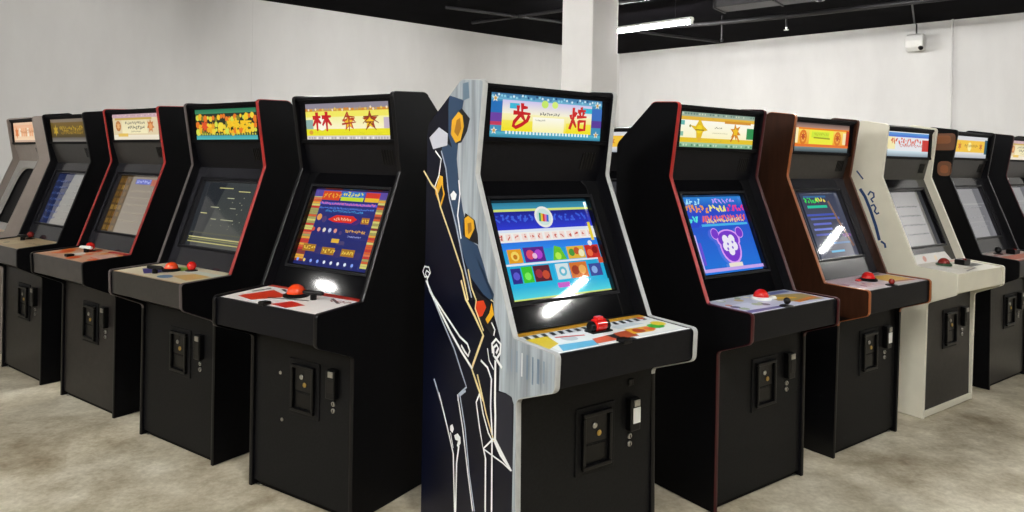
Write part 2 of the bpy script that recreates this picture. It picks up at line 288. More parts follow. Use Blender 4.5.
# ------------------------------------------------------------------ marquee pictures
def mq_corner(a, g):
    a.rect(0, 0, 1, 1, '#3f8fb8'); a.grad(0, .84, 1, 1, '#6fb7d6', '#2d5f93'); a.grad(0, 0, 1, .14, '#1d6c90', '#58bcd2')
    for k in range(40): a.disc(.02 + k * .0245, .92 + g.uniform(-.03, .03), .03, g.choice(('#8fd0e6', '#1f4f7d', '#3f7fb0', '#d5e8f0')), 6)
    a.grad(.1, .16, .9, .84, '#f8e71c', '#fdfdf0'); a.grad(.1, .55, .9, .84, '#fbf6d8', '#cfc6ee')
    a.grad(.1, .16, .36, .4, '#f5e400', '#f8ea50'); a.grad(.66, .16, .9, .4, '#f5e400', '#f8ea50')
    a.grad(.36, .16, .64, .5, '#fdf6a8', '#fffdf0')
    a.rect(.0, .55, .1, .8, '#1f6fb8'); a.rect(.0, .35, .1, .55, '#6b3fa0'); a.rect(0, .28, .1, .36, '#c33a5a'); a.rect(.9, .5, 1, .78, '#3a6fc0'); a.rect(.9, .33, 1, .5, '#5a3a98')
    a.disc(.46, .8, .1, '#c8ea6a', 14, .09); a.disc(.55, .8, .09, '#d8f07a', 14, .08); a.rect(.16, .66, .24, .78, '#37b7d8'); a.rect(.8, .66, .9, .78, '#35b9d4')
    for u in (.04, .95):
        for v in (.16, .86): a.star(u, v, .09, '#e8e6d8', 5); a.disc(u, v, .035, '#caa050')
    a.word(.42, .58, .55, .06, '#4a4a4a', g); a.word(.38, .46, .42, .03, '#6a6a6a', g)
    for k in range(26): a.rect(.13 + k * .029, .1, .145 + k * .029, .17, '#e8f4f4')
    a.glyph(BU, .26, .52, .155, .54, .085, '#c8141a'); a.glyph(BEI, .765, .52, .165, .56, .075, '#d0201a')
def mq_lin(a, g):
    a.rect(0, 0, 1, 1, '#c9c2b8'); a.rect(0, .84, 1, 1, '#8f8896'); a.rect(0, .76, 1, .84, '#d49a3a')
    for k in range(34): a.disc(.01 + k * .03, .82 + g.uniform(-.03, .03), .035, g.choice(('#f0e0c0', '#d8862a', '#a89a8a', '#e8c860')), 6)
    a.rect(0, .6, 1, .77, '#f4ea60'); a.grad(0, .3, 1, .62, '#fff6d0', '#f8f4a0'); a.rect(0, .12, 1, .3, '#ece31e'); a.rect(0, 0, 1, .12, '#d8d0cc')
    a.rect(0, .3, .09, .55, '#8fb0a8'); a.rect(.93, .3, 1, .58, '#c8b8c8'); a.disc(.06, .21, .08, '#e0a030', 10, .06)
    a.disc(.2, .46, .2, '#fffbe8', 18, .2)
    a.glyph(LIN, .2, .5, .24, .52, .1, '#c8161c')
    a.star(.53, .48, .26, '#c8401e', 5, .42, .1); a.star(.53, .46, .16, '#f0c020', 5, .5, .1); a.glyph(BEN, .53, .49, .18, .5, .045, '#b02a18')
    a.star(.78, .5, .28, '#a83a1a', 5, .42, .05); a.star(.77, .47, .19, '#f6c81a', 5, .5, .0); a.glyph(DUO, .785, .5, .2, .5, .035, '#8a3416')
    for k in range(30): a.rect(.03 + k * .032, .03, .045 + k * .032, .09, g.choice(('#f4f0ec', '#b0a8a8')))
def mq_green(a, g):
    a.rect(0, 0, 1, 1, '#1d2a16'); a.grad(0, .84, 1, 1, '#3a8a60', '#1f6a4a'); a.grad(0, 0, 1, .15, '#5ac0c0', '#3f9fa6')
    for r, v in enumerate((.7, .45, .28)):
        for k in range(22): a.disc(.04 + k * .044, v + g.uniform(-.06, .06), g.uniform(.06, .12), g.choice(('#f0b01a', '#f2d23a', '#e8781a', '#d8e04a', '#f8c820', '#7a7a2a')), 7)
    a.star(.16, .45, .22, '#e0501e', 7, .5); a.star(.3, .45, .14, '#e8a020', 6); a.disc(.42, .42, .14, '#f4dc3a', 10)
    a.glyph(LIN, .62, .46, .2, .46, .09, '#f4c41a'); a.glyph(DUO, .82, .45, .2, .5, .09, '#f8c61c')
    for k in range(24): a.rect(.03 + k * .04, .16, .05 + k * .04, .22, '#c8cc50')
def mq_stars(a, g):
    a.rect(0, 0, 1, 1, '#8fb49a'); a.grad(0, .86, 1, 1, '#a8b8a0', '#7f9a90'); a.rect(0, .74, 1, .86, '#e6b53a'); a.grad(0, .28, 1, .76, '#fff8c8', '#fffdf0'); a.rect(0, .15, 1, .28, '#e8c426'); a.grad(0, 0, 1, .15, '#6a9a7a', '#a8d0a8')
    a.rect(.9, .3, 1, .62, '#2f8f4f'); a.rect(0, .62, .06, .74, '#6ab8b0'); a.rect(0, .32, .05, .44, '#8ac0a8'); a.rect(.58, .72, .95, .8, '#d8952a')
    a.poly([(.25, .82), (.3, .62), (.36, .5), (.3, .46), (.28, .28), (.22, .28), (.21, .46), (.13, .62), (.2, .6)], '#e8c01a'); a.disc(.25, .52, .12, '#f6d820', 12); a.line([(.2, .5), (.31, .5)], .03, '#8a7010')
    a.rect(.235, .18, .275, .3, '#e8b83a'); a.disc(.13, .6, .04, '#8a8a3a', 8)
    a.star(.74, .5, .26, '#d88a1a', 6, .45, .2); a.star(.74, .5, .15, '#f2c020', 5, .5); a.line([(.72, .4), (.68, .22)], .06, '#c8741a'); a.line([(.76, .4), (.8, .22)], .06, '#e0901a')
    a.word(.45, .55, .56, .05, '#6a6a4a', g); a.word(.42, .62, .42, .025, '#a09a6a', g)
    for k in range(28): a.disc(.02 + k * .035, .93, .03, g.choice(('#d0d8c0', '#5f7f78', '#9ab0a0')), 6); a.disc(.02 + k * .035, .08, .035, g.choice(('#c8e0c0', '#4f8a60', '#8ac09a')), 6)
def mq_orange(a, g):
    a.rect(0, 0, 1, 1, '#9a8478'); a.grad(0, .82, 1, 1, '#b08a7a', '#4a4242'); a.grad(0, 0, 1, .18, '#2c383e', '#7a8c90'); a.rect(0, .18, 1, .82, '#ee8418'); a.grad(.03, .24, .95, .76, '#f29a1e', '#fbd860')
    a.rect(.26, .28, .7, .76, '#f0ee3a'); a.rect(.3, .5, .62, .7, '#d0e83a'); a.line([(.34, .5), (.64, .48)], .05, '#a0a020'); a.word(.35, .6, .58, .08, '#b8c020', g)
    for u in (.15, .78):
        a.disc(u, .5, .22, '#e07a1a', 12, .25); a.disc(u, .5, .13, '#f4b04a', 10, .16); a.star(u, .52, .16, '#c04a14', 7)
    a.rect(.94, .2, 1, .78, '#c03a18'); a.rect(.88, .3, .94, .7, '#f8e6b0'); a.rect(0, .3, .06, .8, '#fff0b8'); a.rect(0, .2, 1, .27, '#e8722a')
def mq_blue(a, g):
    a.rect(0, 0, 1, 1, '#e4e6ea'); a.grad(0, .78, 1, .95, '#3a62d0', '#5aa0d8'); a.rect(0, .95, 1, 1, '#f0f4f8'); a.rect(0, .3, .2, .78, '#f4e8b0'); a.rect(.84, .2, 1, .7, '#c8342c'); a.grad(0, 0, 1, .24, '#7a8a98', '#cfe2ea')
    a.word(.1, .8, .5, .22, '#d8583a', g, .9); a.word(.3, .8, .4, .1, '#c8402a', g)
def mq_yel(a, g):
    a.rect(0, 0, 1, 1, '#d8d8da'); a.grad(0, 0, 1, .25, '#a8aeb8', '#e0e0e0'); a.rect(0, .27, 1, .8, '#f2c33a'); a.disc(.45, .52, .2, '#fbee9a', 16); a.star(.15, .54, .2, '#d07a2a', 6); a.star(.8, .54, .2, '#c8702a', 6); a.rect(.92, .2, 1, .85, '#2f5a6a'); a.word(.3, .7, .5, .12, '#a8741a', g)
def mq_cream(a, g):
    a.rect(0, 0, 1, 1, '#e2cfa8'); a.rect(0, .84, 1, 1, '#c8a8b0'); a.rect(.05, .76, .85, .84, '#c8a850'); a.grad(.2, .25, .75, .76, '#f6ecc0', '#e8dcb0'); a.grad(0, 0, 1, .2, '#e8dcc8', '#f0e8d0')
    a.disc(.12, .54, .2, '#c07a3a', 12); a.star(.12, .54, .16, '#e8b070', 6); a.star(.82, .52, .26, '#c8783a', 7, .55); a.disc(.82, .5, .12, '#e8a060', 8)
    a.word(.28, .7, .6, .1, '#7a7264', g); a.word(.34, .68, .42, .12, '#5a564c', g); a.word(.4, .62, .3, .05, '#8a8060', g); a.rect(.12, .14, .34, .26, '#e8c25a')
    for k in range(26): a.disc(.02 + k * .038, .92 + g.uniform(-.03, .03), .03, g.choice(('#d8b8b8', '#b89a9a', '#e8d0c0')), 6)
def mq_gold(a, g):
    a.rect(0, 0, 1, 1, '#8a8078'); a.grad(.0, .2, 1, .84, '#5a4a1a', '#8a6a22'); a.grad(0, 0, 1, .2, '#a09a92', '#6a6258'); a.rect(.0, .84, 1, 1, '#9a8a78')
    a.star(.14, .5, .26, '#e8c02a', 6, .5); a.word(.26, .94, .48, .2, '#d8b02a', g, .9); a.word(.3, .9, .34, .12, '#c09a2a', g)
def mq_peach(a, g):
    a.rect(0, 0, 1, 1, '#e8c0a0'); a.grad(0, .1, 1, .85, '#f2d4b0', '#e8b088'); a.star(.14, .48, .3, '#d8742a', 6, .55)
    for k in range(8): a.rect(.26 + k * .09, .3, .32 + k * .09, .7, g.choice(('#f4e8d0', '#e8a878', '#d89868')))
    a.rect(0, 0, 1, .12, '#c8a890'); a.word(.3, .9, .45, .15, '#c07a4a', g)

# ------------------------------------------------------------------ monitor pictures; far ones have room reflections put into their glow
def sc_corner(a, g):
    a.grad(0, 0, 1, 1, '#1fc2e8', '#1a66c8'); a.grad(0, .92, 1, 1, '#3a9ab8', '#2a7a98'); a.rect(0, .9, 1, .925, '#d8e87a')
    a.grad(0, .7, 1, .9, '#2a3ad8', '#141c8a'); a.rect(0, .68, 1, .71, '#e0e8f8')
    a.word(.03, .42, .79, .07, '#3a60e0', g); a.word(.58, .95, .79, .07, '#3a60e0', g)
    a.disc(.5, .83, .115, '#f0f0ea', 22); a.disc(.5, .83, .09, '#cfe8e0', 22)
    for k, c in enumerate(('#2a9a6a', '#e8c83a', '#d8402a', '#e078b0', '#3a6ad8')): a.line([(.455 + k * .018, .785 - k * .002), (.47 + k * .018, .875 - k * .006)], .026, c)
    a.grad(0, .5, 1, .68, '#2a8af0', '#1f5ad8')
    a.rect(0, .58, 1, .68, '#f4f4f0')
    for k in range(13): a.rect(.01 + k * .075, .595, .062 + k * .075, .665, '#f8e0d8'); a.glyph([g.choice(LIN), g.choice(BEI), g.choice(DUO)], .036 + k * .075, .63, .04, .055, .012, '#c84a3a')
    def cell(u, v, w, h, bg, fs):
        a.rect(u, v, u + w, v + h, bg)
        for (x, y, r, c) in fs: a.disc(u + x * w, v + y * h, r, c, 10)
    a.rect(0, .345, .96, .365, '#e8eef8')
    cell(.06, .37, .13, .14, '#e8a01a', [(.5, .5, .05, '#f8d860'), (.5, .45, .025, '#c87a10')]); cell(.21, .37, .2, .15, '#5a1f8a', [(.3, .5, .05, '#e04a6a'), (.7, .5, .05, '#b040d0'), (.5, .4, .03, '#f0c0e0')])
    a.poly([(.48, .37), (.52, .52), (.58, .5), (.62, .37)], '#6ac82a'); a.disc(.54, .41, .04, '#b8f050', 8)
    cell(.64, .37, .18, .13, '#e8b83a', [(.25, .5, .04, '#4a9a3a'), (.55, .6, .04, '#c85a2a'), (.8, .4, .04, '#f4f0c0')]); cell(.83, .36, .15, .14, '#c8281e', [(.3, .4, .04, '#f06a3a'), (.7, .6, .04, '#8a1010')])
    cell(.05, .17, .09, .15, '#2a2a8a', [(.5, .5, .04, '#5a5ad0')]); cell(.15, .17, .1, .16, '#3ac82a', [(.5, .4, .04, '#7af05a')]); cell(.26, .17, .16, .16, '#5a1a2a', [(.3, .5, .045, '#a02a3a'), (.7, .4, .045, '#c84a2a')])
    cell(.48, .17, .13, .16, '#d8e8ea', [(.5, .5, .05, '#6ac0d8'), (.5, .5, .025, '#f0f0f0')]); cell(.62, .17, .18, .16, '#d8742a', [(.3, .5, .05, '#a03a1a'), (.7, .5, .05, '#f0b05a')]); cell(.82, .17, .13, .13, '#3a4a9a', [(.4, .5, .04, '#8ab0e8')])
    a.grad(0, 0, 1, .13, '#5ae0e8', '#28b4e0'); a.rect(.46, .09, .58, .14, '#c85ac8'); a.rect(0, 0, 1, .022, '#d8e87a')
    a.rect(.93, .55, .96, .75, '#f0d83a'); a.disc(.9, .52, .03, '#e8f0f8', 8); a.rect(.94, .3, .99, .36, '#d8502a')
def sc_table(a, g):
    a.grad(0, 0, 1, 1, '#1c2468', '#2a2f7a')
    for s in (0, 1):
        for k in range(30):
            u = .0 if s == 0 else .88; a.rect(u, .05 + k * .029, u + .12, .077 + k * .029, g.choice(('#d8602a', '#e8a83a', '#c83a2a', '#d8d070', '#8a3a2a', '#e07a4a', '#a8a05a')))
    a.rect(0, .9, 1, 1, '#5a4aa0'); a.rect(.12, .86, .36, .98, '#d8481e'); a.word(.14, .35, .89, .06, '#f0a030', g); a.rect(.38, .86, .68, .98, '#2a7ad0'); a.rect(.38, .86, .68, .91, '#c8e02a'); a.word(.4, .66, .92, .05, '#f0e83a', g); a.rect(.7, .86, .88, .98, '#d83a2a'); a.rect(.7, .86, .88, .91, '#f0c02a')
    a.rect(.12, .8, .88, .83, '#5a5ad0'); a.word(.14, .86, .8, .03, '#e878a8', g); a.word(.14, .86, .74, .025, '#5a8af0', g); a.word(.25, .75, .7, .025, '#4aa0e8', g)
    a.poly([(.32, .6), (.42, .66), (.64, .66), (.7, .62), (.64, .57), (.4, .57)], '#e02a1a'); a.word(.4, .62, .595, .035, '#f8c8a0', g)
    a.disc(.2, .62, .045, '#e8a050', 8); a.rect(.76, .57, .86, .65, '#a86a2a'); a.word(.77, .85, .59, .04, '#f0c84a', g)
    for k in range(5): a.disc(.17 + k * .075, .46, .028, g.choice(('#e8e0d0', '#e89a8a', '#d8503a', '#c0c8f0')), 8)
    a.word(.6, .84, .45, .035, '#e8b04a', g); a.rect(.46, .31, .56, .36, '#e8b83a'); a.word(.65, .82, .39, .02, '#a8b0f0', g)
    for u, v in ((.2, .22), (.46, .2), (.72, .2)): a.rect(u - .085, v - .045, u + .085, v + .045, '#a8741e'); a.word(u - .07, u + .07, v - .02, .04, '#f4d050', g)
    for k in range(9): a.disc(.1 + k * .09, .06, .022, g.choice(('#e8f0ff', '#8aa8ff', '#f0d070')), 7)
def sc_heart(a, g):
    a.grad(0, 0, 1, 1, '#1f78e0', '#2a3ac8'); a.grad(0, .86, 1, 1, '#1f58c8', '#2f8ae0'); a.rect(0, .6, 1, .8, '#2a4ad0')
    a.word(.02, .3, .9, .07, '#a8e8ff', g); a.word(.5, .85, .9, .06, '#c8a0ff', g)
    a.word(.05, .38, .79, .09, '#f0a050', g, .7); a.word(.42, .66, .79, .09, '#f8f080', g, .7); a.word(.7, .95, .79, .08, '#f03a8a', g, .7)
    a.word(.05, .2, .66, .08, '#5af0e0', g, .7); a.word(.25, .95, .66, .08, '#f06a6a', g, .7); a.word(.3, .9, .645, .05, '#f0d8a0', g, .8); a.rect(.2, .6, .95, .63, '#4ab8f0')
    for s in (('#e0a0ff', 1.0), ('#7a3ad0', .86)):
        k = s[1]
        a.disc(.55, .32, .2 * k, s[0], 20, .22 * k); a.disc(.36, .5, .075 * k, s[0], 14); a.disc(.76, .5, .075 * k, s[0], 14); a.disc(.55, .42, .23 * k, s[0], 18, .13 * k)
    for x, y, r in ((.5, .42, .06), (.6, .42, .06), (.48, .33, .06), (.62, .33, .06), (.55, .27, .06), (.55, .37, .07)): a.disc(x, y, r, '#f4f0ff', 10)
    for x, y in ((.52, .36), (.58, .31), (.6, .38), (.5, .3)): a.disc(x, y, .02, '#8a6ad8', 6)
    a.rect(.44, .06, .66, .12, '#f0e8d8'); a.rect(0, .03, 1, .07, '#c8a8f0'); a.line([(.04, .05), (.04, .5)], .03, '#d8c0ff'); a.rect(.06, .12, .1, .4, '#6a50d8')
def sc_green(a, g):
    a.grad(0, 0, 1, 1, '#565866', '#3c4258'); a.rect(.1, .0, .14, 1, '#1c2434')  # greyish ground carries a painted reflection
    a.word(.2, .5, .84, .08, '#3ae05a', g, .8); a.word(.45, .68, .86, .07, '#f0e060', g, .8); a.rect(.22, .76, .66, .8, '#2ac8a0'); a.rect(.2, .92, .7, .95, '#3a6a9a')
    for v, u0, u1, c in ((.64, .15, .8, '#4a5ab8'), (.58, .2, .85, '#5a6ac0'), (.5, .22, .62, '#6a74d0'), (.42, .2, .6, '#7a8ae0'), (.34, .2, .7, '#5a64b8'), (.2, .3, .9, '#4a6a98'), (.08, .4, .7, '#5ab0d8')): a.rect(u0, v, u1, v + .03, c)
    a.line([(.72, .86), (.8, .55), (.95, .15)], .05, '#8a6a5a'); a.word(.78, .96, .3, .04, '#a05ab0', g)
def sc_lines(a, g):
    a.grad(0, 0, 1, 1, '#474b46', '#3a3f40'); a.rect(0, .0, .03, 1, '#5a5f58'); a.poly([(0, 0), (.22, 0), (.42, 1), (0, 1)], '#23282c')  # grey ground is the glass reflection painted into the picture
    for v, c in ((.06, '#c8c078'), (.1, '#8a8a50'), (.13, '#d8d08a'), (.2, '#5a5a40')): a.rect(.03, v, .98, v + .016, c)
    for u, v, w in ((.3, .9, .25), (.5, .75, .12), (.25, .6, .15), (.32, .42, .1), (.5, .42, .22), (.6, .6, .1), (.1, .5, .12), (.66, .86, .2)): a.rect(u, v, u + w, v + .012, g.choice(('#a8a890', '#c8c8a0', '#e0d890')))
    for k in range(14): a.rect(.1 + g.random() * .7, .25 + g.random() * .6, .12 + g.random() * .8, .26 + g.random() * .6, '#1d2126') if False else a.disc(g.uniform(.1, .9), g.uniform(.25, .9), .008, '#b0b098', 6)
def sc_gold(a, g):
    a.grad(0, 0, 1, 1, '#948a7c', '#8a7e70'); a.rect(0, 0, .3, 1, '#4f3a14')  # pale right part is the wall's reflection put into the glow
    for k in range(24): a.rect(.02 + (k % 3) * .09, .03 + (k // 3) * .12, .09 + (k % 3) * .09, .11 + (k // 3) * .12, g.choice(('#7a5a1e', '#6a4a14', '#8a6a2a')))
    a.rect(.4, .86, .75, .95, '#4a5ac0'); a.word(.42, .74, .88, .05, '#c8d0ff', g); a.rect(.76, .84, .98, .95, '#b85a3a')
    for v in (.72, .6, .48, .34, .2): a.word(.36, .92, v, .03, '#a39885', g)
def sc_blue(a, g):
    a.grad(0, 0, 1, 1, '#8e8a82', '#8a8a88'); a.poly([(0, 0), (.3, 0), (.5, 1), (0, 1)], '#17234a')  # pale part is a painted reflection of the room, dark part without it
    for k in range(7): a.word(.05, .4, .1 + k * .12, .04, '#3a508a', g)
    for k in range(6): a.word(.55, .95, .12 + k * .13, .025, '#9a9890', g)
def sc_grey(a, g):
    a.grad(0, 0, 1, 1, '#4c4c4e', '#303134')  # grey of a reflecting far screen put into its glow
    for k in range(4): a.word(.2, .8, .2 + k * .17, .025, '#303236', g)
def sc_pale_reflection(a, g):
    a.grad(0, 0, 1, 1, '#7e7e82', '#76767a'); a.rect(0, .66, 1, .69, '#8c8c8e'); a.rect(.1, .3, .9, .32, '#86868a')  # whole picture is a pale reflection painted as glow
    for k in range(3): a.word(.2, .8, .2 + k * .2, .025, '#88888c', g)

# ------------------------------------------------------------------ control panel pictures (u across, v front to back)
def cp_corner(a, g):
    a.rect(0, 0, 1, 1, '#d8dde0'); a.rect(0, .86, 1, 1, '#c8952a')
    for k in range(16): a.poly([(.02 + k * .06, .7), (.05 + k * .06, .7), (.065 + k * .06, .84), (.035 + k * .06, .84)], '#1c1f24')
    a.rect(.04, .06, .46, .66, '#e4ecef'); a.poly([(0, .2), (.12, .35), (.16, .7), (0, .7)], '#d8c02a'); a.poly([(.05, .06), (.3, .06), (.33, .26), (.1, .3)], '#58b0d8'); a.poly([(.3, .1), (.46, .1), (.46, .34), (.34, .3)], '#c85a3a'); a.disc(.24, .48, .12, '#b8c8d0', 10); a.line([(.18, .6), (.36, .5)], .05, '#c83a3a')
    a.rect(.46, 0, .56, .34, '#1a1a1c'); a.rect(.55, .1, .98, .66, '#e2e6e4'); a.poly([(.5, .12), (.62, .1), (.66, .4), (.52, .36)], '#a84a2a'); a.poly([(.62, .2), (.78, .18), (.82, .42), (.64, .44)], '#d8a02a'); a.disc(.7, .3, .1, '#a83a1a', 8); a.disc(.79, .3, .09, '#d85a2a', 8)
    a.disc(.87, .36, .14, '#3aa83a', 10, .12); a.disc(.93, .45, .12, '#e0c83a', 8); a.poly([(.62, .5), (.86, .55), (.8, .68), (.6, .64)], '#c0ccd2'); a.disc(.93, .8, .06, '#c84a2a', 8); a.rect(0, 0, .46, .035, '#f4f4f2'); a.rect(.56, 0, 1, .05, '#f4f4f2')
def cp_white(a, g):
    a.rect(0, 0, 1, 1, '#ece6e2'); a.poly([(.08, .2), (.28, .12), (.42, .55), (.16, .75)], '#d23a20'); a.poly([(.5, .1), (.68, .05), (.74, .3), (.56, .38)], '#c8281e'); a.rect(.5, .86, 1, 1, '#a8281e'); a.rect(0, .9, .5, 1, '#b8382a'); a.line([(.2, .85), (.46, .62)], .05, '#22201f'); a.line([(.32, .35), (.66, .52)], .05, '#2a2624'); a.line([(.75, .8), (.9, .62)], .05, '#3a2a28'); a.word(.78, .97, .66, .1, '#8a2a22', g); a.line([(.06, .5), (.1, .8)], .06, '#3a3434'); a.rect(.33, .62, .48, .84, '#cfc4d0')
def cp_violet(a, g):
    a.rect(0, 0, 1, 1, '#c4c8dc'); a.rect(.05, .05, .3, .6, '#d8dcee'); a.poly([(.02, .05), (.4, .03), (.42, .15), (.05, .2)], '#5a5492')
    for k in range(12): a.disc(g.uniform(.04, .46), g.uniform(.3, .95), g.uniform(.05, .1), g.choice(('#d8a04a', '#a8b89a', '#e8e0d0', '#3a3460', '#c87a5a', '#e8e8f4', '#c8b070')), 9)
    a.poly([(.55, .4), (.66, .2), (.96, .12), (.97, .6), (.62, .85)], '#a8925a'); a.line([(.58, .62), (.78, .42)], .12, '#e0b02a'); a.line([(.64, .2), (.96, .3)], .12, '#c8782a'); a.rect(.7, .8, .95, .95, '#5a64a0'); a.rect(0, 0, 1, .04, '#e8e8ee')
def cp_pink(a, g):
    a.rect(0, 0, 1, 1, '#d0bcc4')
    for k in range(14): a.disc(g.uniform(.05, .45), g.uniform(.2, .9), g.uniform(.04, .08), g.choice(('#a8607a', '#e8d8e0', '#8a4a6a', '#c8a0b0', '#e8c8c0')), 8)
    a.poly([(.6, .3), (.95, .2), (.96, .75), (.66, .8)], '#d8a832'); a.line([(.62, .28), (.95, .18)], .1, '#a85a2a'); a.rect(0, 0, 1, .12, '#b8b0b4'); a.rect(.66, .86, .95, .96, '#3a3a4a')
def cp_beach(a, g):
    a.rect(0, 0, 1, 1, '#d8ccb0'); a.poly([(.1, .4), (.34, .15), (.44, .5), (.24, .8)], '#44407e'); a.line([(.18, .68), (.4, .42)], .05, '#c8c8d8'); a.poly([(.3, .85), (.5, .62), (.58, .8), (.46, .95)], '#7aa83a'); a.disc(.6, .22, .17, '#2a6f96', 14, .12); a.poly([(.62, .3), (.9, .2), (.94, .6), (.72, .65)], '#d0a860'); a.rect(.5, .62, .95, .8, '#cfd4c8'); a.rect(0, 0, 1, .04, '#b89a70')
def cp_orange(a, g):
    a.rect(0, 0, 1, 1, '#d8a888')
    for k in range(14): a.disc(g.uniform(.06, .94), g.uniform(.1, .9), g.uniform(.09, .18), g.choice(('#e0561a', '#f0802a', '#d04a18', '#f0d0b0', '#e89a5a', '#e0602a')), 7)
    a.poly([(.35, .3), (.5, .2), (.52, .5), (.38, .6)], '#f0e8e0'); a.rect(.6, .82, 1, .95, '#c02a2a'); a.poly([(.7, .4), (.95, .35), (.95, .7), (.75, .75)], '#e0b0a0')
def cp_sand(a, g):
    a.rect(0, 0, 1, 1, '#c8b08a'); a.poly([(.1, .2), (.5, .12), (.55, .5), (.2, .6)], '#d8c49c'); a.disc(.3, .3, .08, '#8a7a5a', 8); a.word(.6, .9, .5, .08, '#7a6a4a', g)
def cp_greyw(a, g):
    a.rect(0, 0, 1, 1, '#dcd8cc'); a.poly([(.05, .3), (.3, .25), (.3, .7), (.08, .75)], '#e8e6de'); a.rect(.62, .3, .92, .75, '#5a5c58'); a.poly([(.4, .1), (.62, .15), (.6, .3), (.42, .28)], '#b8b0a0'); a.line([(.3, .08), (.62, .2), (.66, .45)], .04, '#6a6a68'); a.rect(.7, .82, .96, .94, '#d8a8a0')
def cp_redw(a, g):
    a.rect(0, 0, 1, 1, '#d8ccc8'); a.rect(.1, .15, .9, .5, '#d0806a'); a.word(.1, .9, .62, .12, '#a04a3a', g); a.rect(0, 0, 1, .06, '#b8402a')

# ------------------------------------------------------------------ controls standing on a panel; each is one part with its own sub-parts
def c_plate(par, x, y, z, w, d, h, m): return MB().box(x - w / 2, x + w / 2, y - d / 2, y + d / 2, z, z + h).build('control_base', m, par, bevel=.003)
def ctl_roller(par, x, y, z):
    r = MB().cyl((x - .026, y, z + .024), (1, 0, 0), .024, .052, 24, .004).build('roller_knob', PLRED, par, smooth=True)
    for s in (-1, 1): MB().cyl((x + s * .036 - .01, y, z + .02), (1, 0, 0), .02, .02, 20, .004).build('end_disc', PLBLACK, r, smooth=True)
    MB().box(x - .018, x + .014, y - .012, y + .012, z + .04, z + .056).build('grip', PLRED, r, bevel=.004)
    c_plate(r, x, y, z, .1, .05, .005, PLBLACK)
    return r
def ctl_trackball(par, x, y, z, m, r=.045, rm=None, rw=.012):
    b = MB().ball((x, y, z + .012), r, 24, cut=-.3).build('trackball', m, par, smooth=True)
    MB().lathe((x, y, z), (0, 0, 1), [(r + rw, 0), (r + rw, .008), (r + .004, .014), (r + .002, 0)], 28).build('mounting_ring', rm or PLBLACK, b, smooth=True)
    return b
def ctl_ball(par, x, y, z, m, h=.05, r=.022, lean=(0, 0)):
    top = Vector((x + lean[0], y + lean[1], z + h))
    j = MB().tube([(x, y, z), tuple(top)], .006).build('joystick', METAL, par, smooth=True)
    MB().ball(tuple(top), r, 20).build('ball_knob', m, j, smooth=True)
    MB().lathe((x, y, z), (0, 0, 1), [(.032, 0), (.03, .004), (.008, .008), (.006, 0)], 20).build('dust_washer', PLBLACK, j, smooth=True)
    return j
def ctl_button(par, x, y, z, m):
    b = MB().lathe((x, y, z), (0, 0, 1), [(.017, 0), (.017, .005), (.012, .007), (.012, .011), (.0, .013)], 18).build('push_button', m, par, smooth=True); return b
def ctl_handle(par, x, y, z, m):
    h = MB().lathe((x - .05, y, z + .03), (1, .25, 0), [(.007, 0), (.010, .01), (.010, .09), (.007, .1)], 14).build('grip_handle', m, par, smooth=True)
    MB().cyl((x, y + .012, z), (0, 0, 1), .014, .025, 14).build('handle_post', PLBLACK, h, smooth=True)
    return h
def ctl_box(par, x, y, z, m):
    b = MB().box(x - .05, x + .05, y - .03, y + .03, z, z + .035).build('control_box', m, par, bevel=.006)
    MB().cyl((x - .02, y - .02, z + .03), (0, 0, 1), .012, .01, 14).build('box_button', PLMAROON, b, smooth=True)
    return b
def ctl_clip(par, x, y, z): return MB().box(x - .02, x + .02, y - .03, y + .012, z - .004, z + .012).build('panel_latch', PLBLACK, par, bevel=.004)

